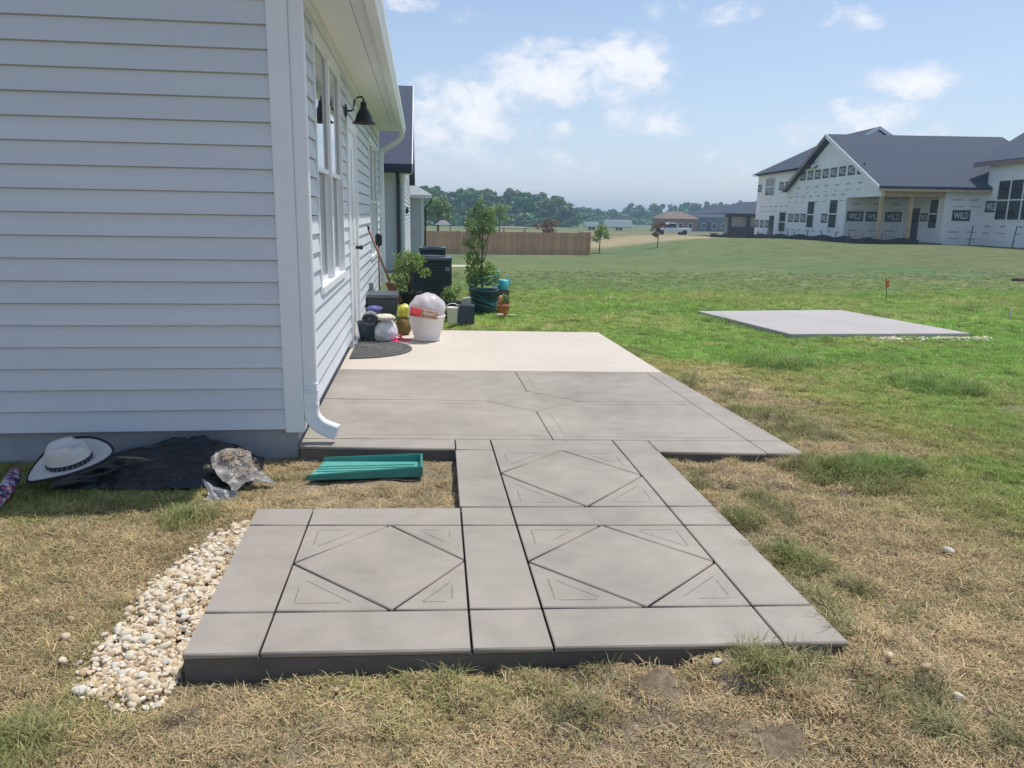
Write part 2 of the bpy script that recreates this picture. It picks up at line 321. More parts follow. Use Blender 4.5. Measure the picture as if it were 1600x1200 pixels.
def axis(pts):
    out = []
    for a, b, st in pts: out += list(np.arange(a, b, st))
    return np.array(out)
def geom(a, b, st, k):
    out = [a]
    while out[-1] < b: out.append(out[-1] + st); st *= k
    return out
gx = np.array(sorted(set(np.round([-v for v in geom(3.6, 420, 0.2, 1.16)] + list(np.arange(-3.5, 8, 0.05)) + geom(8.1, 420, 0.15, 1.13), 4))))
gy = np.array(sorted(set(np.round([-v for v in geom(0.0, 60, 0.4, 1.3)] + list(np.arange(0.05, 9.5, 0.05)) + geom(9.6, 720, 0.12, 1.07), 4))))
GX, GY = np.meshgrid(gx, gy); GZ = ground_z(GX, GY)
nv = GX.size; nx = len(gx); ny = len(gy)
verts = np.stack([GX.ravel(), GY.ravel(), GZ.ravel()], 1)
ii, jj = np.meshgrid(np.arange(nx - 1), np.arange(ny - 1)); base = (jj * nx + ii).ravel()
faces = np.stack([base, base + 1, base + nx + 1, base + nx], 1)
def np_mesh(name, v, f, m, smooth=True):
    me = bpy.data.meshes.new(name); k = f.shape[1]
    me.vertices.add(len(v)); me.vertices.foreach_set('co', v.astype(np.float32).ravel()); me.loops.add(f.size); me.loops.foreach_set('vertex_index', f.astype(np.int32).ravel())
    me.polygons.add(len(f)); me.polygons.foreach_set('loop_start', np.arange(0, f.size, k, dtype=np.int32))
    me.update(calc_edges=True); me.validate()
    me.polygons.foreach_set('use_smooth', [smooth] * len(me.polygons)); me.materials.append(m); return me
def color_attr(me, name, rgb):
    a = me.attributes.new(name, 'FLOAT_COLOR', 'POINT'); a.data.foreach_set('color', np.concatenate([rgb, np.ones((len(rgb), 1))], 1).astype(np.float32).ravel())
M_lawn = bpy.data.materials.new('lawn_soil_and_turf'); M_lawn.use_nodes = True
def lawn_mat():
    N = M_lawn.node_tree.nodes; L = M_lawn.node_tree.links; p = N['Principled BSDF']; p.inputs['Roughness'].default_value = 0.95; p.inputs['Specular IOR Level'].default_value = 0.1
    at = N.new('ShaderNodeAttribute'); at.attribute_name = 'turf'; tc = N.new('ShaderNodeTexCoord')
    def nz(s, d):
        n = N.new('ShaderNodeTexNoise'); n.inputs['Scale'].default_value = s; n.inputs['Detail'].default_value = d; n.inputs['Roughness'].default_value = 0.65; L.new(tc.outputs['Object'], n.inputs['Vector']); return n.outputs[0]
    a = nz(45, 6); b = nz(0.9, 6); c = nz(7, 5)
    def mr(x, lo, hi, o0, o1):
        n = N.new('ShaderNodeMapRange'); L.new(x, n.inputs[0]); n.inputs[1].default_value = lo; n.inputs[2].default_value = hi; n.inputs[3].default_value = o0; n.inputs[4].default_value = o1; return n.outputs[0]
    mul = N.new('ShaderNodeMath'); mul.operation = 'MULTIPLY'; L.new(mr(a, 0.3, 0.7, 0.6, 1.35), mul.inputs[0]); L.new(mr(b, 0.3, 0.7, 0.72, 1.22), mul.inputs[1])
    mul2 = N.new('ShaderNodeMath'); mul2.operation = 'MULTIPLY'; L.new(mul.outputs[0], mul2.inputs[0]); L.new(mr(c, 0.3, 0.7, 0.85, 1.15), mul2.inputs[1])
    vm = N.new('ShaderNodeVectorMath'); vm.operation = 'SCALE'; L.new(at.outputs['Color'], vm.inputs[0]); L.new(mul2.outputs[0], vm.inputs['Scale'])
    L.new(vm.outputs[0], p.inputs['Base Color'])
    bp = N.new('ShaderNodeBump'); bp.inputs['Strength'].default_value = 0.8; bp.inputs['Distance'].default_value = 0.02; L.new(a, bp.inputs['Height']); L.new(bp.outputs[0], p.inputs['Normal'])
lawn_mat()
me = np_mesh('lawn', verts, faces, M_lawn)
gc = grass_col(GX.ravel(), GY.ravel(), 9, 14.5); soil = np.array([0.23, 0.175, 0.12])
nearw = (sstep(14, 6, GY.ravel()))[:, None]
clodw = np.zeros(GX.size)
for (cx, cy_, r_) in CLODS: clodw = np.maximum(clodw, sstep(r_ * 1.1, r_ * .5, np.hypot(GX.ravel() - cx, GY.ravel() - cy_)))
bare = (sstep(0.50, 0.66, fbm(GX.ravel(), GY.ravel(), 1.6, 4, 71) ) * sstep(0.45, 0.8, dryness(GX.ravel(), GY.ravel())))[:, None]
bare = np.maximum(bare * .6, clodw[:, None])
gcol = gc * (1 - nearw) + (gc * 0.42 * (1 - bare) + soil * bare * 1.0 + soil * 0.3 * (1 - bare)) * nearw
dirtfar = (sstep(66, 70, GY.ravel()) * sstep(95, 80, GY.ravel()) * sstep(12, 14, GX.ravel()) * sstep(45, 40, GX.ravel()))[:, None]
tanf = (sstep(80, 90, GY.ravel()) * sstep(170, 150, GY.ravel()))[:, None]
gcol = gcol * (1 - 0.6 * tanf) + np.array([0.24, 0.20, 0.12]) * 0.6 * tanf
gcol = gcol * (1 - 0.8 * dirtfar) + np.array([0.42, 0.33, 0.21]) * 0.8 * dirtfar
color_attr(me, 'turf', gcol)
lawn = link('ground', me); lawn['kind'] = 'structure'; lawn['label'] = 'patchy lawn of green and straw dry turf reaching the woods'

# ------------------------------------------------------------------ slabs
def inset(poly, d):
    n = len(poly); out = []; ds = d if isinstance(d, list) else [d] * n; L = []
    for i in range(n):
        a = Vector(poly[i]); b = Vector(poly[(i + 1) % n]); t = (b - a).normalized(); nn = Vector((-t.y, t.x)); L.append((a + nn * ds[i], t))
    for i in range(n):
        (p, t), (q, u) = L[i - 1], L[i]; den = t.x * u.y - t.y * u.x; w = q - p; k = (w.x * u.y - w.y * u.x) / den; out.append(tuple(p + t * k))
    return out
ZS = 0.10
def edge_outer(a, b, polys, tol=0.012):
    m = (Vector(a) + Vector(b)) / 2
    for P in polys:
        for i in range(len(P)):
            p = Vector(P[i]); q = Vector(P[(i + 1) % len(P)]); d = (q - p).normalized(); w = m - p; t = w.dot(d)
            if -0.01 < t < (q - p).length + 0.01 and abs(w.x * d.y - w.y * d.x) < tol: return True
    return False
def slab_thing(name, label, poly, panels, outs):
    t = thing(name, label, 'concrete slab', (poly[0][0], poly[0][1], 0))
    cy = inset(poly, 0.002) if len(poly) == 4 else inset(poly, 0.002)
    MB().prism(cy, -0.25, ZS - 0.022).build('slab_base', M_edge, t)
    # darker groove floor lies inside the outline
    MB().prism(inset(poly, 0.012), ZS - 0.0219, ZS - 0.0195).build('groove_floor', M_groove, t)
    for k in panels:
        P = PANELS[k]; n = len(P); g = 0.0048 if k[0] != 'P' else 0.0034
        ds = []
        for i in range(n):
            ax = abs(P[(i + 1) % n][0] - P[i][0]); ay = abs(P[(i + 1) % n][1] - P[i][1])
            wide = 1.0 if ay > 3 * ax else (1.65 if ax > 3 * ay else 1.3)
            ds.append(0.0 if edge_outer(P[i], P[(i + 1) % n], outs) else g * wide)
        Q = inset(P, ds); b = bmesh.new()
        vb = [b.verts.new((x, y, ZS - 0.0192)) for x, y in Q]; vt = [b.verts.new((x, y, ZS)) for x, y in Q]
        b.faces.new(vb[::-1]); ft = b.faces.new(vt)
        for i in range(n): b.faces.new((vb[i], vb[(i + 1) % n], vt[(i + 1) % n], vt[i]))
        tops = [e for e in b.edges if all(v in vt for v in e.verts)]
        outer = [e for e in tops if edge_outer(e.verts[0].co.xy, e.verts[1].co.xy, outs)]
        inner = [e for e in tops if e not in outer]
        if inner: bmesh.ops.bevel(b, geom=inner, offset=0.0022, segments=2, affect='EDGES', clamp_overlap=True)
        outer = [e for e in b.edges if abs(e.verts[0].co.z - ZS) < 1e-5 and abs(e.verts[1].co.z - ZS) < 1e-5 and edge_outer(e.verts[0].co.xy, e.verts[1].co.xy, outs, .002)]
        if outer: bmesh.ops.bevel(b, geom=outer, offset=0.010, segments=4, affect='EDGES', clamp_overlap=True)
        me = bpy.data.meshes.new('panel'); b.to_mesh(me); b.free(); me.materials.append(M_conc)
        me.polygons.foreach_set('use_smooth', [abs(p.normal.z) < .999 for p in me.polygons]); o = link('panel', me, t)
        if len(P) == 3:       # tooled triangle inside each corner; raised dark strips paint the grooves' shade
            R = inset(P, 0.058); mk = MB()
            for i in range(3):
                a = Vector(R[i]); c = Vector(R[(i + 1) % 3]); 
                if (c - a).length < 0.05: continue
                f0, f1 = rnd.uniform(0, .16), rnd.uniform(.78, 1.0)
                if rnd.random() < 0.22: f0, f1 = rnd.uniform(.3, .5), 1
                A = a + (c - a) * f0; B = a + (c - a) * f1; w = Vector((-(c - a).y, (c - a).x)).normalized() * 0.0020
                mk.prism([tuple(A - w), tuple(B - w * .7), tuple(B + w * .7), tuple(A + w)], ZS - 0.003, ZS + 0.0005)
            if mk.v: mk.build('tool_mark_shade', M_mark_shade, o)
    return t
slab_thing('walkway_slab', 'fresh grey concrete walkway with three scored diamonds in the foreground', FRONT_POLY,
           [k for k in PANELS if k[0] in 'LWD' and k[:2] != 'W4'], [FRONT_POLY])
slab_thing('patio_slab', 'fresh grey concrete patio with one scored diamond beside the house wall', PATIO_POLY,
           [k for k in PANELS if k[0] == 'P' or k[:2] == 'W4'], [PATIO_POLY])
o = MB().prism(OLD_POLY, -0.2, ZS - 0.001).build('old_patio_slab', M_old, None, bevel=0.008); tag(o, 'older pale cream concrete patio slab holding the planters and mat', 'concrete slab')
o = MB().prism(SHED_POLY, -0.2, ZS).build('shed_slab', concrete('shed_slab_concrete', (0.43, 0.40, 0.385), 0.08), None, bevel=0.008); tag(o, 'separate square grey concrete pad standing alone in the lawn', 'concrete slab')
# long faint tooling lines on the patio, raised strips coloured as groove shade
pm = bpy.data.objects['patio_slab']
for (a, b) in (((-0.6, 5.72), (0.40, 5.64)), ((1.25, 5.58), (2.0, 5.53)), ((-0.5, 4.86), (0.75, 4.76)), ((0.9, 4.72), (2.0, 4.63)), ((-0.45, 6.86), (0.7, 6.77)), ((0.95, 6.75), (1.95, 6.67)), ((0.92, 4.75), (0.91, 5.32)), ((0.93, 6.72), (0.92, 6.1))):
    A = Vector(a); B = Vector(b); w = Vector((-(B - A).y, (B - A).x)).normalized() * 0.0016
    MB().prism([tuple(A - w), tuple(B - w), tuple(B + w), tuple(A + w)], ZS - 0.003, ZS + 0.0005).build('tool_mark_shade', M_mark_shade, pm)

# ------------------------------------------------------------------ the house at left
COURSE = 0.127; Z0 = 0.195
def board(parent, t0, t1, z0, z1, place, full=None):
    """clapboard piece; place(t, out, z) -> xyz"""
    zb = z0; k0 = 0.017; lo = full[0] if full else z0; hi = full[1] if full else z1
    f = lambda z: 0.022 - 0.019 * (z - lo) / (hi - lo)
    zb = z0 + (0.006 if abs(z0 - lo) < 1e-6 else 0)
    mb = MB().hexa([place(t0, f(z0), zb), place(t1, f(z0), zb), place(t1, -0.003, zb), place(t0, -0.003, zb)],
                   [place(t0, f(z1), z1 - 0.0005), place(t1, f(z1), z1 - 0.0005), place(t1, -0.003, z1 - 0.0005), place(t0, -0.003, z1 - 0.0005)])
    return mb.build('siding_board', M_siding, parent)
WX, WY, YE = -0.74, 4.66, 14.4
SOF = 2.93
house = thing('house', 'grey vinyl sided single storey house with white trim at the left', 'house', (-6, 9, 0))
MB().box((-9.7, WY + 0.02, -0.3), (WX - 0.02, YE, 0.20)).build('foundation', M_found, house)
wf = MB().box((-9.7, WY + 0.004, 0.2), (WX - 0.021, WY + 0.1, SOF)).build('wall', M_siding, house, label='shaded front wall of grey lap siding')
RIDGE_X = -5.2; SL = 0.5
def roofz(x): return SOF + 0.08 + SL * ((x + 0.3) * -1 if x > RIDGE_X else (x + 10.1))
k = 0
while Z0 + k * COURSE < 5.1:
    z0 = Z0 + k * COURSE; z1 = z0 + COURSE; xa, xb = -9.68, WX - 0.055
    if z1 > SOF: xb = min(xb, -0.3 - (z1 - SOF - 0.08) / SL); xa = max(xa, -10.1 + (z1 - SOF - 0.08) / SL)
    if xb - xa > 0.2: board(wf, xa, xb, z0, z1, lambda t, o_, z: (t, WY - o_, z))
    k += 1
MB().hexa([(-9.7, WY + 0.003, SOF), (WX, WY + 0.003, SOF), (WX, WY + 0.1, SOF), (-9.7, WY + 0.1, SOF)],
          [(RIDGE_X - .05, WY + 0.003, 5.3), (RIDGE_X + .05, WY + 0.003, 5.3), (RIDGE_X + .05, WY + 0.1, 5.3), (RIDGE_X - .05, WY + 0.1, 5.3)]).build('gable_sheathing', M_siding, house)
ws = MB().box((WX - 0.2, WY + 0.11, 0.2), (WX - 0.075, YE - 0.004, SOF)).build('wall', M_siding, house, label='long patio wall of grey lap siding')
OPEN = [(5.75, 7.57, 0.90, 2.75), (8.10, 9.26, 0.0, 2.42), (11.6, 13.5, 0.80, 2.55)]
k = 0
while Z0 + k * COURSE < SOF - 0.02:
    z0 = Z0 + k * COURSE; z1 = min(z0 + COURSE, SOF - 0.001); fl = (z0, z0 + COURSE); t = WY + 0.055
    pl = lambda t_, o_, z: (WX + o_, t_, z)
    for (a, b, lo, hi) in OPEN + [(YE - 0.06, YE, 9, 9)]:
        if a > t: board(ws, t, a, z0, z1, pl, fl)
        if hi < 9:
            if z0 < lo - 0.01: board(ws, a + 0.001, b - 0.001, z0, min(z1, lo), pl, fl)
            if z1 > hi + 0.01: board(ws, a + 0.001, b - 0.001, max(z0, hi), z1, pl, fl)
        t = b
    k += 1
# corner posts
MB().box((WX - 0.085, WY - 0.027, 0.18), (WX + 0.026, WY + 0.0, SOF - 0.002)).build('corner_post', M_trim, house, bevel=0.004)
MB().box((WX + 0.0005, WY + 0.0005, 0.18), (WX + 0.0262, WY + 0.085, SOF - 0.002)).build('corner_post', M_trim, house)
MB().box((WX + 0.0, YE - 0.085, 0.18), (WX + 0.022, YE + 0.02, SOF - 0.002)).build('corner_post', M_trim, house)
# roof, soffit, fascia
rf = MB().hexa([(-0.31, 4.33, SOF + 0.07), (-0.31, YE + 0.25, SOF + 0.07), (RIDGE_X, YE + 0.25, roofz(RIDGE_X)), (RIDGE_X, 4.33, roofz(RIDGE_X))][::-1],
               [(-0.31, 4.33, SOF + 0.16), (-0.31, YE + 0.25, SOF + 0.16), (RIDGE_X, YE + 0.25, roofz(RIDGE_X) + 0.1), (RIDGE_X, 4.33, roofz(RIDGE_X) + 0.1)][::-1])
rf.hexa([(-10.1, 4.33, SOF + 0.07), (-10.1, YE + 0.25, SOF + 0.07), (RIDGE_X, YE + 0.25, roofz(RIDGE_X)), (RIDGE_X, 4.33, roofz(RIDGE_X))],
        [(-10.1, 4.33, SOF + 0.16), (-10.1, YE + 0.25, SOF + 0.16), (RIDGE_X, YE + 0.25, roofz(RIDGE_X) + 0.1), (RIDGE_X, 4.33, roofz(RIDGE_X) + 0.1)])
roof = rf.build('roof', M_shingle, house)
for (a, b) in ((-0.735, -0.475), (-0.470, -0.372)):
    MB().box((a, 4.36, SOF - 0.012), (b, YE + 0.2, SOF)).build('soffit_panel', mat('soffit_vinyl', (0.88, 0.88, 0.89), 0.5, 0.04, 3), roof, bevel=0.002)
MB().box((-0.371, 4.34, SOF - 0.03), (-0.345, YE + 0.22, SOF + 0.16)).build('fascia', M_trim, roof)
MB().box((WX + 0.001, WY + 0.1, SOF - 0.13), (WX + 0.02, YE - 0.1, SOF - 0.013)).build('frieze_board', M_trim, house)
# gutter: K profile swept along y
gp = [(-0.343, 0.0), (-0.343, -0.115), (-0.275, -0.115), (-0.262, -0.075), (-0.245, -0.04), (-0.24, -0.005), (-0.246, 0.0), (-0.25, -0.006), (-0.252, -0.04), (-0.272, -0.08), (-0.285, -0.108), (-0.336, -0.108), (-0.336, 0.0)]
zg = SOF - 0.012; g = MB(); n = len(gp); ya, yb = 4.35, 14.1
g.hexa([(x, ya, zg + z) for x, z in gp], [(x, yb, zg + z) for x, z in gp]); g.f = g.f[2:]
for yy in (ya, yb): g.hexa([(x, yy, zg + z) for x, z in gp[:7]], [(x, yy + 0.003, zg + z) for x, z in gp[:7]])
gut = g.build('gutter', M_white, house)
# downspouts
def sweep(pts, w, d, name, m, parent):
    """rectangular tube along pts; w is the size across y, d across the other axis"""
    pts = [Vector(p) for p in pts]; mb = MB(); n = len(pts); V = []
    for i, p in enumerate(pts):
        t = (pts[min(i + 1, n - 1)] - pts[max(i - 1, 0)]).normalized(); u = Vector((0, 1, 0)); u = (u - t * u.dot(t)).normalized(); v = t.cross(u)
        for (a, b) in ((-1, -.8), (-.8, -1), (.8, -1), (1, -.8), (1, .8), (.8, 1), (-.8, 1), (-1, .8)): V.append(p + u * a * w / 2 + v * b * d / 2)
    F = [(i*8+k, i*8+(k+1)%8, (i+1)*8+(k+1)%8, (i+1)*8+k) for i in range(n-1) for k in range(8)] + [tuple(range(8))[::-1], tuple(range((n-1)*8, n*8))]
    return mb.add(V, F).build(name, m, parent)
dx, dy = -0.675, 4.69
dsp = sweep([(dx, dy, 0.34), (dx, dy, 2.62), (dx + 0.02, dy, 2.68), (-0.35, dy, 2.76), (-0.31, dy, 2.80), (-0.31, dy, 2.84)], 0.062, 0.085, 'downspout', M_white, house)
el = sweep([(dx, dy - .002, 0.42), (dx, dy - .002, 0.30), (dx + 0.008, dy - .004, 0.265), (dx + 0.03, dy - .008, 0.232), (dx + 0.06, dy - .014, 0.207), (dx + 0.10, dy - .02, 0.188), (dx + 0.155, dy - .03, 0.170)], 0.066, 0.09, 'elbow', M_white, dsp)
for z in (0.43, 0.45, 0.47, 0.335, 0.35): sweep([(dx, dy - .003, z), (dx, dy - .003, z + 0.007)], 0.070, 0.094, 'crimp_ring', M_white, dsp)
sweep([(-0.31, 13.95, 2.82), (-0.31, 13.95, 2.76), (-0.36, 13.97, 2.70), (-0.62, 14.15, 2.56), (-0.675, 14.2, 2.48), (-0.675, 14.2, 0.25)], 0.06, 0.08, 'downspout', M_white, house)
# windows
def window(y0, y1, z0, z1, label):
    w = MB(); c = 0.05
    w.box((WX - 0.06, y0, z0), (WX + 0.024, y0 + c, z1)); w.box((WX - 0.06, y1 - c, z0), (WX + 0.024, y1, z1))
    w.box((WX - 0.06, y0 + c, z1 - c), (WX + 0.0235, y1 - c, z1)); w.box((WX - 0.06, y0 + c, z0), (WX + 0.034, y1 - c, z0 + c))
    ym = (y0 + y1) / 2; w.box((WX - 0.06, ym - 0.045, z0 + c), (WX + 0.02, ym + 0.045, z1 - c))
    o = w.build('window', M_trim, house, label=label)
    zm = (z0 + z1) / 2 - 0.02
    for a, b in ((y0 + c, ym - 0.045), (ym + 0.045, y1 - c)):
        for (lo, hi, x) in ((zm - 0.02, z1 - c, WX + 0.006), (z0 + c, zm + 0.02, WX - 0.026)):
            s = MB(); r = 0.035
            s.box((x - 0.026, a + .0005, lo + .0005), (x, a + r, hi - .0005)); s.box((x - 0.026, b - r, lo + .0005), (x, b - .0005, hi - .0005)); s.box((x - 0.026, a + r, lo + .0005), (x - .0005, b - r, lo + r)); s.box((x - 0.026, a + r, hi - r), (x - .0005, b - r, hi - .0005))
            s.build('sash', M_white, o); MB().box((x - 0.018, a + r, lo + r), (x - 0.012, b - r, hi - r)).build('pane', M_glass, o)
    return o
window(*OPEN[0], 'large twin double hung window near the corner'); window(*OPEN[2], 'twin window beyond the back door')
# door
d = MB(); y0, y1, z1 = 8.10, 9.26, 2.42
d.box((WX - 0.05, y0, 0.10), (WX + 0.03, y0 + 0.10, z1)); d.box((WX - 0.05, y1 - 0.10, 0.10), (WX + 0.03, y1, z1)); d.box((WX - 0.05, y0 + 0.1, z1 - 0.1), (WX + 0.0295, y1 - 0.1, z1))
door = d.build('door', M_trim, house, label='white back door with wide casing')
MB().box((WX - 0.04, y0 + 0.1, 0.13), (WX + 0.004, y1 - 0.1, z1 - 0.1)).build('door_leaf', M_white, door)
for (za, zb) in ((0.3, 1.0), (1.15, 2.15)):
    for a, b in ((y0 + .2, 8.63), (8.73, y1 - .2)): MB().box((WX + 0.003, a, za), (WX + 0.010, b, zb)).build('raised_panel', M_white, door, bevel=0.004)
MB().box((WX - 0.04, y0 + 0.09, 0.099), (WX + 0.055, y1 - 0.09, 0.129)).build('threshold', mat('aluminium', (0.5, 0.5, 0.5), 0.4, 0.1, 5, metal=0.8), door)
hn = MB().tube([(WX + 0.004, 9.06, 1.1), (WX + 0.05, 9.06, 1.1)], 0.02, 10); hn.blob((WX + 0.065, 9.06, 1.1), (0.025, 0.028, 0.028), 0, sub=2); hn.build('door_knob', M_black, door, True)
# gooseneck barn light
ly, lx = 8.05, -0.555
lamp = thing('barn_light', 'black gooseneck barn light on the patio wall under the soffit', 'wall light', (WX, ly, 2.45))
MB().lathe([(0.06, 0), (0.06, 0.012), (0.045, 0.02), (0.02, 0.024)], seg=20).xf(Matrix.Translation((WX + 0.018, ly, 2.46)) @ Matrix.Rotation(math.pi / 2, 4, 'Y')).build('back_plate', M_black, lamp)
arm = [(WX + 0.03, ly, 2.46), (WX + 0.07, ly, 2.455), (WX + 0.095, ly, 2.47), (WX + 0.105, ly, 2.51), (WX + 0.112, ly, 2.555), (WX + 0.135, ly, 2.585), (lx, ly, 2.59), (lx + 0.012, ly, 2.57), (lx + 0.012, ly, 2.53)]
MB().tube(arm, 0.009, 8).build('gooseneck_arm', M_black, lamp, True)
MB().lathe([(0.018, 0.2), (0.028, 0.195), (0.034, 0.14), (0.052, 0.115), (0.078, 0.06), (0.088, 0.02), (0.118, 0.0), (0.118, -0.004), (0.084, 0.014), (0.072, 0.055), (0.045, 0.108), (0.01, 0.12)], (lx + 0.012, ly, 2.345), 28).build('shade', M_black, lamp, True)
MB().blob((lx + 0.012, ly, 2.40), (0.03, 0.03, 0.04), 0, sub=2).build('bulb', mat('frosted_bulb', (0.8, 0.8, 0.75), 0.3), lamp, True)
# outlet box
ob = MB().box((WX + 0.015, 10.98, 0.36), (WX + 0.075, 11.10, 0.53)).build('outlet_box', mat('grey_plastic', (0.42, 0.42, 0.41), 0.5), None, bevel=0.008); tag(ob, 'small grey weatherproof outlet box on the siding behind the tote', 'outlet')

# ------------------------------------------------------------------ leaves helper
def leaf_cloud(mb, n, ells, size, seed, up=0.3):
    r = np.random.default_rng(seed); wts = np.array([e[3] * e[4] * e[5] for e in ells]) ** 0.8; wts /= wts.sum()
    for _ in range(n):
        e = ells[r.choice(len(ells), p=wts)]; d = r.normal(size=3); d /= np.linalg.norm(d); rad = r.uniform(0.35, 1.0) ** 0.6
        p = np.array(e[:3]) + d * rad * np.array(e[3:6]); out = d * 0.7 + r.normal(size=3) * 0.5 + np.array([0, 0, up]); out /= np.linalg.norm(out)
        s = size * r.uniform(0.6, 1.3); t = np.cross(out, r.normal(size=3)); t /= np.linalg.norm(t); w = np.cross(out, t)
        mb.add([p - t * s, p + w * s * 0.42 + out * s * .12, p + t * s - out * s * .15, p - w * s * 0.42 + out * s * .12], [(0, 1, 2, 3)])
    return mb
def leaf_mat(name, col, col2): return mat(name, col, 0.5, 0.25, 9, col2=col2, trans=0.28, spec=0.4)
M_leaf1 = leaf_mat('shrub_leaf', (0.13, 0.23, 0.05), (0.30, 0.42, 0.11)); M_leaf2 = leaf_mat('tall_shrub_leaf', (0.11, 0.20, 0.06), (0.27, 0.38, 0.13))
M_bark = mat('bark', (0.13, 0.09, 0.06), 0.9, 0.3, 30, 0.5, 60)
M_wood = mat('wood_handle', (0.28, 0.13, 0.09), 0.6, 0.2, 20)
M_soil = mat('potting_soil', (0.05, 0.035, 0.025), 0.95, 0.3, 30, 0.6, 60)

# ------------------------------------------------------------------ things by the back door (slab top 0.10)
# half oval door mat
mt = thing('door_mat', 'dark grey half oval door mat below the white door', 'door mat', (-0.45, 8.0, ZS))
MCX, MCY = -0.70, 8.03
pts = [(MCX + 0.60 * math.cos(t), MCY + 0.55 * math.sin(t)) for t in np.linspace(-math.pi / 2, math.pi / 2, 30)]
M_mat = mat('rubber_mat', (0.075, 0.073, 0.072), 0.85, 0.25, 40, 0.5, 120)
MB().prism(pts, ZS + 0.0005, ZS + 0.010).build('mat_base', M_mat, mt)
rb = MB()
for rr in (0.97, 0.80, 0.62, 0.45, 0.28):
    rb.tube([(MCX + 0.60 * rr * math.cos(t), MCY + 0.55 * rr * math.sin(t), ZS + 0.0105) for t in np.linspace(-math.pi / 2 + .03, math.pi / 2 - .03, 30)], 0.008, 5)
for t in np.linspace(-1.45, 1.45, 22):
    rb.tube([(MCX + 0.60 * q * math.cos(t + .12 * math.sin(9 * q)), MCY + 0.55 * q * math.sin(t + .12 * math.sin(9 * q)), ZS + 0.0105) for q in np.linspace(0.28, 0.97, 8)], 0.0055, 4)
rb.build('raised_pattern', mat('mat_ridges', (0.15, 0.145, 0.14), 0.9, 0.3, 60), mt)

# white planter pot
wp = thing('planter_pot', 'large round white plastic planter pot on the pale slab', 'planter', (0.06, 8.62, ZS))
prof = [(0.130, 0.0), (0.150, 0.012), (0.150, 0.03), (0.142, 0.035), (0.165, 0.10), (0.188, 0.20), (0.196, 0.262), (0.207, 0.266), (0.207, 0.288), (0.190, 0.290), (0.182, 0.262), (0.170, 0.2), (0.13, 0.05)]
MB().lathe(prof, (0.06, 8.62, ZS), 40).build('pot_body', mat('white_plastic', (0.72, 0.69, 0.67), 0.45, 0.05, 6), wp, True)
def crumple(mb_args, name, m, parent=None, amp=0.16, fr=4.5, seed=3, sub=4, flat=None): return MB().blob(*mb_args, amp, fr, seed, sub, flat).build(name, m, parent, True)
M_bagw = mat('white_plastic_film', (0.78, 0.73, 0.74), 0.3, 0.08, 6, 0.8, 14, trans=0.35, spec=0.5)
o = crumple(((0.07, 8.63, ZS + 0.36), (0.205, 0.17, 0.165)), 'plastic_bag', M_bagw, amp=0.09, fr=3.0, seed=5); tag(o, 'bulging white plastic bag stuffed into the round planter', 'bag')
rp_ = thing('snack_packet', 'red and brown printed packet lying on the white bag', 'packet', (0.12, 8.46, ZS + 0.33))
Mx = Matrix.Translation((0.0, 8.415, ZS + 0.335)) @ Euler((math.radians(62), math.radians(10), 0.02)).to_matrix().to_4x4()
def pillow(x0, x1, y0, y1, h): return MB().hexa([(x0, y0, -.002), (x1, y0 * .9, -.002), (x1, y1 * .9, -.002), (x0, y1, -.002)], [(x0 + .012, y0 * .6, h), (x1 - .012, y0 * .55, h), (x1 - .012, y1 * .5, h), (x0 + .012, y1 * .6, h)])
pillow(-0.125, 0.004, -.065, .06, .022).xf(Mx).build('red_end', mat('red_foil', (0.50, 0.045, 0.04), 0.4, 0.25, 30), rp_, bevel=0.006)
pillow(0.005, 0.185, -.06, .05, .024).xf(Mx).build('brown_end', mat('brown_print', (0.20, 0.10, 0.06), 0.5, 0.5, 14, col2=(0.42, 0.27, 0.2), stretch=(1, 6, 6)), rp_, bevel=0.006)
# dark tub with cloth
tb = thing('grey_tub', 'dark blue grey bucket half covered by a white sack beside the door', 'bucket', (-0.56, 8.62, ZS))
MB().lathe([(0.11, 0), (0.12, 0.02), (0.15, 0.2), (0.158, 0.21), (0.15, 0.215), (0.14, 0.2), (0.11, 0.03)], (-0.56, 8.62, ZS), 26).build('tub_body', mat('slate_plastic', (0.055, 0.075, 0.095), 0.4), tb, True)
o = crumple(((-0.40, 8.55, ZS + 0.115), (0.13, 0.13, 0.135)), 'white_sack', mat('white_sack_film', (0.70, 0.69, 0.72), 0.35, 0.1, 7, 0.8, 16), amp=0.2, fr=3.6, seed=9, flat=ZS); tag(o, 'crumpled white plastic sack slumped on the slab by the door', 'bag')
tw = thing('rolled_cloth', 'rolled grey striped cloth lying on top of the dark bucket', 'cloth', (-0.54, 8.55, ZS + 0.25))
sp_ = MB()
for q, rr in enumerate((0.075, 0.052, 0.03)):
    sp_.tube([(-0.56 + rr * math.cos(t), 8.45, ZS + 0.265 + rr * 0.6 * math.sin(t)) for t in np.linspace(0, 2 * math.pi, 18)], 0.010, 6)
sp_.build('roll_edges', mat('dark_cloth', (0.06, 0.065, 0.075), 0.9, 0.3, 30), tw, True)
MB().tube([(-0.56, 8.455, ZS + 0.265), (-0.54, 8.75, ZS + 0.265)], [0.078, 0.07], 14).build('roll', mat('grey_cloth', (0.25, 0.25, 0.27), 0.9, 0.4, 20), tw, True)
o = crumple(((-0.52, 8.66, ZS + 0.345), (0.085, 0.10, 0.035)), 'purple_cloth', mat('purple_blue_cloth', (0.10, 0.10, 0.28), 0.85, 0.3, 14), amp=0.2, seed=12); tag(o, 'folded purple blue cloth on top of the rolled grey cloth', 'cloth')
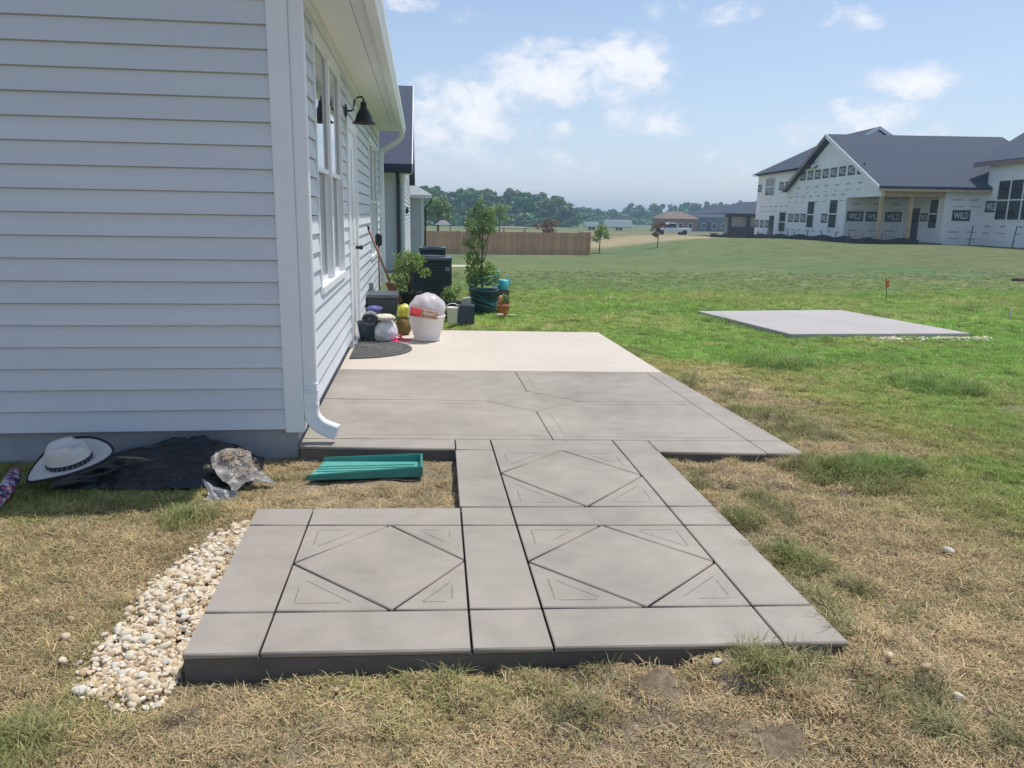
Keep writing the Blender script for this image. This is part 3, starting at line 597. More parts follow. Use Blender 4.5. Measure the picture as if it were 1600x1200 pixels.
o = crumple(((-0.40, 8.52, ZS + 0.27), (0.115, 0.10, 0.035)), 'cream_bag', mat('cream_paper', (0.62, 0.58, 0.48), 0.7, 0.15, 14), amp=0.25, seed=15); tag(o, 'flattened cream paper bag lying over the white sack', 'bag')
# sandals
M_pink = mat('pink_rubber', (0.75, 0.07, 0.20), 0.5, 0.1, 20)
for i, (x, y, a, lb) in enumerate(((-0.30, 8.50, 0.5, 'pink sandal nearest the mat on the pale slab'), (-0.21, 8.62, 1.2, 'pink sandal next to the white planter'))):
    s = thing('sandal', lb, 'sandal', (x, y, ZS), 'pink sandals by the door')
    R = Matrix.Translation((x, y, ZS)) @ Matrix.Rotation(a, 4, 'Z')
    out = [(0.038 * (1 + .25 * math.cos(t)) * math.sin(t), 0.10 * math.cos(t)) for t in np.linspace(0, 2 * math.pi, 18)[:-1]]
    MB().prism(out[::-1], 0.0005, 0.018).xf(R).build('sole', M_pink, s)
    MB().tube([(-0.036, 0.03, 0.012), (-0.025, 0.035, 0.045), (0, 0.04, 0.055), (0.025, 0.035, 0.045), (0.036, 0.03, 0.012)], 0.012, 6).xf(R).build('strap', M_pink, s, True)
# yellow and brown bundle
o = crumple(((-0.20, 9.05, ZS + 0.27), (0.075, 0.07, 0.085)), 'yellow_bag', mat('yellow_green_plastic', (0.55, 0.52, 0.05), 0.4, 0.25, 14), amp=0.28, seed=21); tag(o, 'crumpled yellow green bag behind the white planter', 'bag')
o = crumple(((-0.21, 9.03, ZS + 0.10), (0.09, 0.09, 0.115)), 'brown_sack', mat('olive_brown_sack', (0.16, 0.11, 0.035), 0.8, 0.3, 14), amp=0.22, seed=22, flat=ZS); tag(o, 'small olive brown sack under the yellow bag', 'bag')
# tote with lid
tt = thing('storage_tote', 'dark grey lidded storage tote against the siding', 'storage box', (-0.50, 10.5, 0.1))
zt = 0.09
MB().hexa([(-0.68, 10.28, zt), (-0.34, 10.28, zt), (-0.34, 10.82, zt), (-0.68, 10.82, zt)], [(-0.71, 10.25, zt + .30), (-0.31, 10.25, zt + .30), (-0.31, 10.85, zt + .30), (-0.71, 10.85, zt + .30)]).build('tote_body', mat('charcoal_plastic', (0.055, 0.062, 0.078), 0.45, 0.15, 6), tt, bevel=0.012)
MB().hexa([(-0.72, 10.235, zt + .301), (-0.30, 10.235, zt + .301), (-0.30, 10.865, zt + .301), (-0.72, 10.865, zt + .301)], [(-0.71, 10.25, zt + .345), (-0.31, 10.25, zt + .345), (-0.31, 10.85, zt + .345), (-0.71, 10.85, zt + .345)]).build('lid', mat('charcoal_lid', (0.10, 0.11, 0.13), 0.4, 0.15, 6), tt, bevel=0.01)
for z in (0.12, 0.2): MB().box((-0.69, 10.255, zt + z), (-0.33, 10.30, zt + z + .012)).build('body_rib', mat('charcoal_rib', (0.06, 0.066, 0.08), 0.45), tt)
# shrub in black pot by tote
def pot(parent, c, r0, r1, h, m, seg=24): MB().lathe([(r0, 0), (r0 * 1.02, 0.01), (r1 * .98, h - .03), (r1 * 1.05, h - .028), (r1 * 1.05, h), (r1 * .95, h), (r1 * .9, h - .03), (r0 * .85, .02)], c, seg).build('pot', m, parent, True); MB().lathe([(r1 * .9, 0), (r1 * .9, .004)], (c[0], c[1], c[2] + h - .045), seg).build('soil', M_soil, parent)
M_blackpot = mat('black_nursery_plastic', (0.018, 0.019, 0.022), 0.5, 0.2, 8)
sb = thing('potted_shrub', 'bright green leafy shrub in a black nursery pot beside the tote', 'potted plant', (-0.17, 11.3, 0.03))
pot(sb, (-0.17, 11.3, 0.05), 0.13, 0.17, 0.33, M_blackpot)
st = MB()
for i in range(7):
    a = rnd.uniform(0, 6.28); r = rnd.uniform(.06, .24); st.tube([(-0.17, 11.3, 0.33), (-0.17 + r * .4 * math.cos(a), 11.3 + r * .4 * math.sin(a), 0.6), (-0.17 + r * math.cos(a), 11.3 + r * math.sin(a), rnd.uniform(.8, 1.0))], [0.010, 0.007, 0.003], 5)
st.build('stem', M_bark, sb, True)
leaf_cloud(MB(), 900, [(-0.22, 11.3, 0.80, .20, .2, .20), (-0.30, 11.3, 0.62, .14, .18, .22), (-0.08, 11.28, 0.82, .17, .18, .14), (0.05, 11.25, 0.66, .10, .12, .08), (-0.30, 11.25, .45, .12, .15, .14)], 0.032, 41).build('foliage', M_leaf1, sb)
# tools leaning on the wall
t1 = thing('shovel', 'red wooden handled shovel leaning against the siding above the tote', 'shovel', (-0.40, 11.02, 0.1))
MB().tube([(-0.715, 11.0, 1.27), (-0.43, 11.02, 0.52)], 0.015, 8).build('handle', M_wood, t1, True)
MB().tube([(-0.735, 11.0, 1.32), (-0.712, 11.0, 1.262)], 0.021, 8).build('grip', M_black, t1, True)
MB().hexa([(-0.50, 11.0, 0.52), (-0.37, 11.0, 0.52), (-0.27, 11.04, 0.26), (-0.36, 11.04, 0.20)], [(-0.50, 11.012, 0.53), (-0.37, 11.012, 0.53), (-0.27, 11.052, 0.27), (-0.36, 11.052, 0.21)]).build('blade', mat('rusty_steel', (0.22, 0.10, 0.05), 0.6, 0.4, 12), t1)
t2 = thing('rubber_mallet_rake', 'upright red handled tool with black head against the wall end', 'garden tool', (-0.66, 12.6, 0.1))
MB().tube([(-0.665, 12.60, 0.10), (-0.665, 12.62, 0.98)], 0.014, 8).build('handle', M_wood, t2, True)
MB().lathe([(0.012, 0), (0.045, .02), (0.055, .08), (0.055, .16), (0.04, .20), (0.01, .205)], (-0.665, 12.62, 0.96), 14, 1.0, .5).build('head', M_black, t2, True)
# AC units
def condenser(x0, y0, s, h, z, lb):
    a = thing('air_conditioner', lb, 'air conditioner', (x0 + s / 2, y0 + s / 2, z), 'outdoor condensers')
    dk = mat('condenser_blue_black', (0.028, 0.042, 0.062), 0.5, 0.2, 8); MB().box((x0 + .03, y0 + .03, z + .05), (x0 + s - .03, y0 + s - .03, z + h - .04)).build('coil', mat('coil', (0.02, 0.03, 0.045), 0.7, 0.3, 40), a)
    for (u, v) in ((0, 0), (1, 0), (1, 1), (0, 1)): MB().box((x0 + u * (s - .06), y0 + v * (s - .06), z), (x0 + u * (s - .06) + .06, y0 + v * (s - .06) + .06, z + h - .04)).build('corner_post', dk, a)
    for i in range(12):
        zz = z + .07 + i * (h - .14) / 12; MB().box((x0 + .06, y0 + .012, zz), (x0 + s - .06, y0 + .026, zz + .026)).build('louver', dk, a); MB().box((x0 + s - .026, y0 + .06, zz), (x0 + s - .012, y0 + s - .06, zz + .026)).build('louver', dk, a)
    MB().box((x0 - .01, y0 - .01, z + h - .04), (x0 + s + .01, y0 + s + .01, z + h)).build('top_cover', mat('condenser_top', (0.10, 0.14, 0.19), 0.45), a, bevel=.008)
    MB().lathe([(s * .36, 0), (s * .36, .015), (s * .05, .03)], (x0 + s / 2, y0 + s / 2, z + h + .001), 20).build('fan_guard', dk, a)
    MB().box((x0 + s * .84, y0 - .004, z + h - .22), (x0 + s * .95, y0 + .012, z + h - .15)).build('badge', mat('grey_badge', (0.2, 0.23, 0.27), .5), a); return a
condenser(-0.17, 13.0, 0.68, 0.75, 0.02, 'nearer dark blue black condenser behind the green shrub')
condenser(-0.03, 15.6, 0.52, 0.74, 0.08, 'farther dark condenser partly hidden behind the nearer one')
pd = MB().box((-0.25, 12.9, -0.1), (0.6, 13.8, 0.018)).build('condenser_pad', M_old); tag(pd, 'thin concrete pad under the nearer condenser', 'pad')
pd = MB().box((-0.15, 15.45, -0.2), (0.6, 16.3, 0.078)).build('condenser_pad', M_old); tag(pd, 'thin concrete pad under the farther condenser', 'pad')
# white bucket, blocks, small plant
wb = thing('white_bucket', 'small white bucket with a handle between planter and dark boxes', 'bucket', (0.41, 10.2, 0.05))
MB().lathe([(0.062, 0), (0.066, .01), (0.078, .19), (0.084, .195), (0.084, .21), (0.074, .21), (0.06, .02)], (0.41, 10.2, 0.075), 22).build('bucket_body', mat('bucket_white', (0.68, 0.67, 0.63), 0.5, .06), wb, True)
MB().tube([(0.41 + .08 * math.cos(t), 10.2, 0.28 + .055 * math.sin(t)) for t in np.linspace(0, math.pi, 12)], 0.005, 6).build('handle', M_white, wb, True)
M_slate = mat('slate_blue_plastic', (0.045, 0.06, 0.085), 0.6, 0.2, 8)
bxs = thing('planter_box', 'dark slate blue square planter box beside the white bucket', 'planter', (0.59, 10.3, 0.05))
MB().box((0.48, 10.18, 0.06), (0.70, 10.42, 0.27)).build('box_body', M_slate, bxs, bevel=.008); MB().box((0.472, 10.172, 0.271), (0.708, 10.428, 0.30)).build('rim', M_slate, bxs, bevel=.006)
o = MB().hexa([(0.53, 10.2, 0.3005), (0.66, 10.2, 0.3005), (0.66, 10.36, 0.3005), (0.53, 10.36, 0.3005)], [(0.545, 10.2, 0.39), (0.655, 10.2, 0.41), (0.655, 10.36, 0.41), (0.545, 10.36, 0.39)]).build('concrete_block', mat('grey_block', (0.30, 0.31, 0.32), 0.8, .1, 20, .3, 60), None, bevel=.006); tag(o, 'pale grey block resting on the slate planter box', 'block')
sp2 = thing('small_potted_plant', 'small leafy plant in a dark pot between condenser and block', 'potted plant', (0.43, 10.75, 0.04))
pot(sp2, (0.43, 10.75, 0.05), 0.10, 0.13, 0.25, M_blackpot)
leaf_cloud(MB(), 260, [(0.43, 10.72, .43, .16, .14, .10), (0.38, 10.7, .36, .12, .12, .08)], 0.03, 47).build('foliage', M_leaf2, sp2)
# big pot with tall shrub
bp = thing('tall_potted_shrub', 'tall slender green shrub in a big dark blue pot', 'potted plant', (0.93, 11.55, 0.04))
bx, by = 0.93, 11.55
pot(bp, (bx, by, 0.045), 0.185, 0.215, 0.35, mat('navy_glazed_pot', (0.03, 0.055, 0.085), 0.35, 0.2, 6))
st = MB(); st.tube([(bx - .02, by, 0.36), (bx - .03, by, 0.7), (bx - .02, by, 1.0)], [0.02, 0.017, 0.013], 7)
for (a, b) in (((-.02, 1.0), (-.16, 1.45)), ((-.02, .95), (.13, 1.35)), ((-.02, 1.0), (-.05, 1.7)), ((-.03, .7), (-.2, 1.05)), ((0, .8), (.08, 1.15)), ((-.02, 1.1), (-.22, 1.3)), ((-.03, 1.2), (.05, 1.6))): st.tube([(bx + a[0], by, a[1]), (bx + (a[0] + b[0]) / 2 + .01, by + .02, (a[1] + b[1]) / 2 + .03), (bx + b[0], by + rnd.uniform(-.1, .1), b[1])], [0.010, 0.007, 0.003], 5)
st.build('trunk', M_bark, bp, True)
leaf_cloud(MB(), 1300, [(bx - .06, by, 1.55, .10, .12, .17), (bx - .14, by, 1.32, .17, .18, .16), (bx + .06, by, 1.33, .15, .16, .16), (bx - .14, by, 1.08, .20, .18, .10), (bx + .08, by, 1.50, .10, .1, .12), (bx - .2, by, 1.50, .08, .08, .08)], 0.027, 53).build('crown', M_leaf2, bp)
leaf_cloud(MB(), 800, [(bx - .06, by, .70, .25, .22, .13), (bx + .05, by, .58, .2, .2, .14), (bx - .16, by, .86, .14, .15, .12), (bx - .16, by, .52, .12, .15, .1)], 0.036, 57).build('lower_foliage', M_leaf1, bp)
cg = thing('garden_hose', 'teal garden hose looped round the big blue pot and its plant', 'hose', (bx, by, 0.3)); hs = MB()
for i in range(7):
    z = 0.20 + 0.055 * i + (0.06 if i > 2 else 0); rr = 0.225 + .012 * math.sin(i * 2.1)
    hs.tube([(bx + rr * math.cos(t), by + rr * math.sin(t), z + .03 * math.sin(t * 1.5 + i) - (0.10 * math.cos(t + .6) if i < 3 else .02)) for t in np.linspace(0, 2 * math.pi, 26)], 0.008, 6)
hs.build('hose_loops', mat('teal_rubber', (0.03, 0.19, 0.22), 0.45, .15, 8), cg, True)
wc = thing('watering_can', 'turquoise watering can standing behind the big blue pot', 'watering can', (1.21, 11.75, 0.3))
M_tq = mat('turquoise_plastic', (0.08, 0.50, 0.56), 0.4, .08, 6)
MB().lathe([(0.075, 0), (0.08, .01), (0.085, .13), (0.07, .15), (0.05, .152)], (1.24, 11.72, 0.375), 20, 1, 1).build('can_body', M_tq, wc, True)
MB().tube([(1.18, 11.7, .42), (1.15, 11.68, .55), (1.155, 11.66, .66)], [.022, .016, .024], 8).build('spout', M_tq, wc, True)
MB().tube([(1.31, 11.72, .41), (1.36, 11.72, .46), (1.33, 11.72, .54), (1.27, 11.72, .53)], .010, 6).build('handle', M_tq, wc, True)
cr = MB(); cr.box((1.16, 11.64, 0.03), (1.33, 11.81, 0.372)); o = cr.build('wooden_crate', mat('weathered_crate', (0.16, 0.13, 0.10), .8, .2, 12), None, bevel=.006); tag(o, 'weathered wooden crate under the turquoise watering can', 'crate')
tp = thing('terracotta_pot', 'orange terracotta pot with a small plant right of the blue pot', 'potted plant', (1.16, 11.0, 0.04))
M_terra = mat('terracotta', (0.48, 0.16, 0.06), 0.75, .2, 16)
MB().lathe([(0.055, 0), (0.058, .01), (0.078, .14), (0.086, .145), (0.086, .17), (0.074, .17), (0.07, .14), (0.05, .02)], (1.165, 11.0, 0.055), 20, wob=.05).build('pot', M_terra, tp, True)
MB().blob((1.135, 11.0, .29), (.04, .045, .07), .35, 3, 61).build('ornament', mat('peach_clay', (0.60, 0.30, 0.16), .7, .2, 20), tp, True)
leaf_cloud(MB(), 90, [(1.19, 10.98, .30, .06, .06, .08)], 0.025, 63).build('foliage', M_leaf1, tp)
for i, (x0, y0, x1, y1, lb) in enumerate(((1.20, 10.72, 1.30, 10.60, 'pale yellow stick lying on the grass nearest the terracotta pot'), (1.02, 10.72, 1.14, 10.70, 'short cream stick lying at the foot of the blue pot'))):
    o = MB().tube([(x0, y0, 0.10), ((x0 + x1) / 2, (y0 + y1) / 2, 0.115), (x1, y1, 0.12)], [.018, .022, .014], 7).build('stick', mat('pale_wood', (0.62, 0.56, 0.36), .7, .15, 14), None, True); tag(o, lb, 'stick', 'sticks by the blue pot')

# ------------------------------------------------------------------ splash block
sbk = thing('splash_block', 'green plastic splash block on the bare soil below the downspout', 'splash block', (-0.3, 4.15, 0.03))
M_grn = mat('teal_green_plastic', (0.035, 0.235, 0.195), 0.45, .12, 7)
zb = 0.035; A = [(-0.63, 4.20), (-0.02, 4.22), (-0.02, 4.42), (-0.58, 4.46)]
MB().prism(A, zb, zb + .014).build('tray', mat('sunlit_tray_plastic', (0.10, 0.36, 0.31), .5, .18, 8), sbk)  # paler copy of the wall plastic, sunlight put into its colour
def wall_(p, q, h0, h1, w=0.022):
    p = Vector(p); q = Vector(q); t = (q - p).normalized(); nn = Vector((-t.y, t.x)) * w
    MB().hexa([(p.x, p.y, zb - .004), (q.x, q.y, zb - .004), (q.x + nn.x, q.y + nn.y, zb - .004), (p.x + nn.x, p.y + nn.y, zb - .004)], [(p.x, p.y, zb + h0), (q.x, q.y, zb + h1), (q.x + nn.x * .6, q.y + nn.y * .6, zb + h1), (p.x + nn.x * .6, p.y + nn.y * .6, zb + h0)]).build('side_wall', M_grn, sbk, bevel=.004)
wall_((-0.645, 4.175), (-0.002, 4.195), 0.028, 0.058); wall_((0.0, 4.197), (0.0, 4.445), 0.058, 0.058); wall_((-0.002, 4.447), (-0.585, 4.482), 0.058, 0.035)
for q in (.30, .5, .70): MB().hexa([(-.60, 4.2 + .22 * q, zb + .0135), (-.05, 4.22 + .2 * q, zb + .0135), (-.05, 4.228 + .2 * q, zb + .0135), (-.60, 4.208 + .22 * q, zb + .0135)], [(-.60, 4.2 + .22 * q, zb + .018), (-.05, 4.22 + .2 * q, zb + .018), (-.05, 4.228 + .2 * q, zb + .018), (-.60, 4.208 + .22 * q, zb + .018)]).build('tray_rib', M_grn, sbk)

# ------------------------------------------------------------------ hat, black sheet, wrap, cloth
sh = thing('plastic_sheet', 'crumpled black plastic sheet heaped against the shaded front wall', 'plastic sheet', (-1.3, 4.3, 0.02))
n1, n2 = 90, 46; xs = np.linspace(-1.98, -0.93, n1); ys = np.linspace(4.13, 4.62, n2); SX, SY = np.meshgrid(xs, ys)
u = (SX + 1.98) / 1.05; v = (SY - 4.13) / 0.49
env = np.clip(np.sin(np.pi * np.clip(u, 0, 1)) ** 0.45, 0, 1) * np.clip(v * 1.25, 0, 1) ** 0.55 * np.clip((1 - v) * 6, 0, 1) ** .5
prof_ = np.interp(u, [0, .2, .45, .66, .8, .92, 1], [.07, .10, .125, .155, .15, .125, .05])
ridg = np.abs(fbm(SX * .55 + SY * .5, SY * 1.9, 8, 2, 77) - .5) * 2; ridg2 = np.abs(fbm(SX * .6, SY * 1.4, 22, 2, 78) - .5) * 2
SZ = 0.015 + env * (prof_ + (0.03 - ridg * 0.07) + (0.5 - ridg2) * .018) + fbm(SX, SY, 14, 3, 79) * .02
SYw = SY + (fbm(SX, SY, 5, 3, 80) - .5) * .08; SXw = SX + (fbm(SX, SY, 5, 3, 81) - .5) * .10
SYw = np.minimum(SYw, 4.625)
M_sheet = mat('black_plastic_film', (0.010, 0.011, 0.014), 0.32, 0.3, 10, 0.6, 30, spec=.6)
ii, jj = np.meshgrid(np.arange(n1 - 1), np.arange(n2 - 1)); b0 = (jj * n1 + ii).ravel()
me = np_mesh('sheet', np.stack([SXw.ravel(), SYw.ravel(), np.maximum(SZ, 0.02).ravel()], 1), np.stack([b0, b0 + 1, b0 + n1 + 1, b0 + n1], 1), M_sheet)
link('sheet', me, sh)
wr = thing('clear_wrap', 'grey clear plastic wrap holding brown debris at the sheet end', 'plastic wrap', (-0.98, 4.1, 0.03))
M_wrap = mat('cloudy_clear_film', (0.20, 0.185, 0.17), 0.42, 0.6, 14, 0.4, 30, spec=.35)
def flap(c, ux, uy, nu, nvv, amp, seed, name, m):
    c = np.array(c); ux = np.array(ux); uy = np.array(uy); nn = np.cross(ux, uy); nn /= np.linalg.norm(nn); V = []; F = []
    for j in range(nvv):
        for i in range(nu):
            a = i / (nu - 1); b = j / (nvv - 1); h = (float(np.abs(fbm(a * 3.1 + seed, b * 2.3, 2.2, 4, seed)) - .5)) * amp + .25 * amp * math.sin(math.pi * b)
            V.append(c + ux * (a + .08 * math.sin(5 * b + seed)) + uy * (b + .1 * math.sin(4 * a + seed)) + nn * h)
    F = [(j*nu+i, j*nu+i+1, (j+1)*nu+i+1, (j+1)*nu+i) for j in range(nvv - 1) for i in range(nu - 1)]
    return MB().add(V, F).build(name, m, wr, True)
flap((-1.16, 4.20, 0.17), (0.16, -0.20, -.13), (0.18, 0.12, .01), 22, 18, 0.06, 3, 'wrap_fold', M_wrap)
flap((-1.14, 4.02, 0.09), (0.18, -0.03, -0.05), (0.02, -0.10, -.07), 14, 10, 0.05, 5, 'wrap_fold', mat('dull_film', (0.22, 0.22, 0.23), .3, .4, 20, .8, 40))
db = MB()
for i in range(120):
    a, b = rnd.random(), rnd.random(); p = np.array((-1.14, 4.20, 0.17)) + np.array((0.16, -0.20, -.11)) * (a * .7 + .08) + np.array((0.18, 0.12, .01)) * (b * .6 + .15) + np.array((0, 0, .035))
    d = np.array([rnd.uniform(-1, 1), rnd.uniform(-1, 1), rnd.uniform(-.2, .3)]); d *= rnd.uniform(.008, .022); db.tube([p - d, p + d], .0018, 3)
db.build('leaf_litter', mat('dry_leaf_bits', (0.36, 0.25, 0.15), .8, .4, 40), wr)
o = MB().tube([(-1.66, 4.25, .165), (-1.60, 4.24, .164), (-1.53, 4.235, .160), (-1.49, 4.22, .155)], [.006, .009, .007, .004], 7).build('broken_stick', mat('grey_stick', (0.20, 0.15, 0.11), .85, .3, 30), None, True); tag(o, 'short broken stick lying on the black sheet beside the hat', 'stick')
o = MB().blob((-1.165, 4.17, .125), (.026, .02, .014), .3, 3, 92, 3).build('brown_leaf', mat('dead_leaf', (0.24, 0.19, 0.14), .8, .3, 40), None, True); tag(o, 'curled pale brown dead leaf on the black sheet', 'leaf')
# hat
ht = thing('straw_hat', 'white straw cowboy hat with black band lying on the black sheet', 'hat', (-1.9, 4.25, 0.12))
HM = Matrix.Translation((-1.90, 4.24, 0.142)) @ Euler((math.radians(11), math.radians(-10), math.radians(12))).to_matrix().to_4x4() @ Matrix.Scale(.92, 4)
def ring_pts(a, b, zf, n=56): return [(a * math.cos(t), b * math.sin(t), zf(t)) for t in np.linspace(0, 2 * math.pi, n + 1)[:-1]]
zbr = lambda k: (lambda t: ((0.07 if math.sin(t) > 0 else 0.018) * (abs(math.sin(t)) ** 2.0) - 0.03 * max(0, -math.cos(t)) ** 3 + .012 * max(0, math.cos(t))) * k)
def loft(rings, closed_top=False):
    mb = MB(); n = len(rings[0]); V = [p for r in rings for p in r]; F = [(i*n+k, i*n+(k+1)%n, (i+1)*n+(k+1)%n, (i+1)*n+k) for i in range(len(rings)-1) for k in range(n)]
    if closed_top: F.append(tuple(range((len(rings)-1)*n, len(rings)*n)))
    return mb.add(V, F)
ca, cb = 0.122, 0.098; BA, BB = 0.238, 0.185
rings = [ring_pts(ca * .98, cb * .98, lambda t: 0.0)] + [ring_pts(ca + (BA - ca) * q, cb + (BB - cb) * q, zbr(q ** 2)) for q in (.25, .5, .75, .9, 1.0)]
under = [[(x, y, z - .006) for x, y, z in r] for r in rings[::-1]]
M_straw = mat('white_woven_straw', (0.66, 0.64, 0.60), .75, .10, 160, .5, 260)
loft(rings + under).xf(HM).build('brim', M_straw, ht, True)
cz = [(1.0, 0.0), (1.0, .03), (.98, .075), (.94, .11), (.82, .132), (.62, .134), (.4, .118), (.2, .108), (.05, .105)]
cr_ = [[(x, y, z0 - (.035 * math.exp(-((y / .03) ** 2)) * (1 if z0 > .08 else 0)) - (.02 if (x > .04 and abs(abs(y) - .05) < .03 and z0 > .08) else 0)) for (x, y, z0) in ring_pts(ca * s, cb * s, (lambda zz: (lambda t: zz))(z_))] for s, z_ in cz]
loft(cr_, True).xf(HM).build('crown', M_straw, ht, True)
M_band = mat('black_braid', (0.014, 0.014, 0.018), .7, .4, 120)
loft([ring_pts(ca * 1.005, cb * 1.005, lambda t: .002), ring_pts(ca * 1.035, cb * 1.035, lambda t: .006), ring_pts(ca * 1.035, cb * 1.035, lambda t: .026), ring_pts(ca * 1.0, cb * 1.0, lambda t: .030)]).xf(HM).build('hat_band', M_band, ht, True)
tr = ring_pts(BA, BB, zbr(1.0)); MB().tube([tuple(HM @ Vector((x, y, z - .003))) for x, y, z in tr + [tr[0]]], .0075, 6).build('edge_trim', M_band, ht, True)
eb = MB()
for k_ in range(0, 56, 2):
    t = 2 * math.pi * k_ / 56; eb.tube([(ca * 1.04 * math.cos(t), cb * 1.04 * math.sin(t), .010), (ca * 1.04 * math.cos(t + .05), cb * 1.04 * math.sin(t + .05), .022)], .0022, 4)
eb.xf(HM).build('band_stitching', mat('grey_stitch', (0.30, 0.30, 0.32), .7), ht)
# floral roll at the frame edge
fl = thing('floral_cloth', 'rolled floral print cloth in the shade at the left edge', 'cloth', (-2.15, 4.05, 0.03))
M_flor = bpy.data.materials.new('floral_print'); M_flor.use_nodes = True
def floral():
    N = M_flor.node_tree.nodes; L = M_flor.node_tree.links; tc = N.new('ShaderNodeTexCoord'); v = N.new('ShaderNodeTexVoronoi'); v.inputs['Scale'].default_value = 45; L.new(tc.outputs['Object'], v.inputs['Vector'])
    r = N.new('ShaderNodeValToRGB'); r.color_ramp.interpolation = 'CONSTANT'; sp = N.new('ShaderNodeSeparateColor'); L.new(v.outputs['Color'], sp.inputs[0]); L.new(sp.outputs[0], r.inputs[0])
    E = r.color_ramp.elements; E[0].color = (0.03, 0.03, 0.06, 1); E[1].position = .35; E[1].color = (.5, .45, .5, 1)
    for p_, c_ in ((.5, (.14, .10, .22, 1)), (.7, (.45, .10, .16, 1)), (.85, (.35, .28, .40, 1))): e = E.new(p_); e.color = c_
    L.new(r.outputs[0], N['Principled BSDF'].inputs['Base Color']); N['Principled BSDF'].inputs['Roughness'].default_value = .8
floral()
MB().tube([(-2.13, 3.80, .035), (-2.12, 3.88, .05), (-2.13, 3.97, .06), (-2.145, 4.07, .07), (-2.17, 4.17, .08), (-2.20, 4.27, .085), (-2.22, 4.33, .08)], [.015, .035, .04, .036, .038, .028, .008], 12).build('cloth_roll', M_flor, fl, True)
MB().blob((-2.24, 3.93, .045), (.10, .13, .05), .2, 3, 95, 3, .02).build('dark_lining', mat('maroon_cloth', (0.05, 0.02, 0.03), .8), fl, True)

# ------------------------------------------------------------------ gravel strip
def stone_mesh(seed, name='stone', m=None):
    b = bmesh.new(); bmesh.ops.create_icosphere(b, subdivisions=2, radius=1.0); r = random.Random(seed)
    sx, sy, sz = r.uniform(.8, 1.25), r.uniform(.6, .95), r.uniform(.45, .75)
    for v in b.verts: v.co = Vector((v.co.x * sx, v.co.y * sy, v.co.z * sz)) * (r.uniform(.86, 1.12) * (1 + .18 * math.sin(v.co.x * 2.3 + seed) * math.cos(v.co.y * 2.9 + seed * 2)))
    me = bpy.data.meshes.new(name); b.to_mesh(me); b.free(); me.materials.append(m); me.polygons.foreach_set('use_smooth', [True] * len(me.polygons))
    return me
M_stones = [mat('cream_stone', (0.70, 0.62, 0.47), .85, .22, 30, .4, 90), mat('tan_stone', (0.50, 0.37, 0.23), .85, .25, 30, .4, 90), mat('pale_grey_stone', (0.68, 0.63, 0.54), .85, .2, 30, .4, 90), mat('buff_stone', (0.66, 0.53, 0.36), .85, .2, 30, .4, 90)]
SM = [stone_mesh(100 + i, 'stone', M_stones[i % 4]) for i in range(12)]
gr = thing('gravel_strip', 'strip of loose cream limestone gravel along the slab left edge', 'gravel', (-0.95, 2.9, 0.02))
cand = []
while len(cand) < 3800:
    x = rng.uniform(-1.20, -0.78); y = rng.uniform(2.14, 3.66)
    if not inpoly(np.array(x), np.array(y), GRAVEL_POLY): continue
    dd = float(polydist(np.array([x]), np.array([y]), GRAVEL_POLY)[0]); leftness = min(1, (dd / .11) ** 1.3)
    if x < -0.85 and rng.random() > leftness + .12: continue
    if x > -0.80 and 2.34 < y < 3.6: continue
    s = float(np.clip(rng.lognormal(-4.76, .40), .0055, .023)); layer = rng.random()
    cand.append((s, x, y, .004 + layer * .018 * min(1, dd / .1) + s * .3))
_z = ground_z(np.array([c[1] for c in cand]), np.array([c[2] for c in cand])); cand = [(c[0], c[1], c[2], c[3] + float(q)) for c, q in zip(cand, _z)]
cand.sort(reverse=True); MBg = [MB() for _ in range(4)]
def place_stone(me, x, y, z, s, parent):
    o = link('stone', me, parent); o.location = (x, y, z); o.scale = (s,) * 3; o.rotation_euler = (rng.uniform(-.5, .5), rng.uniform(-.5, .5), rng.uniform(0, 6.28)); return o
for i, (s, x, y, z) in enumerate(cand):
    if i < 300: place_stone(SM[i % 12], x, y, z, s, gr)
    else:
        me = SM[i % 12]; R = Matrix.Translation((x, y, z)) @ Euler((rng.uniform(-.5, .5), rng.uniform(-.5, .5), rng.uniform(0, 6.28))).to_matrix().to_4x4() @ Matrix.Scale(s, 4)
        MBg[i % 4].add([tuple(R @ v.co) for v in me.vertices], [tuple(p.vertices) for p in me.polygons])
for q in range(4): o = MBg[q].build('small_gravel', M_stones[q], gr, True); o['kind'] = 'stuff'
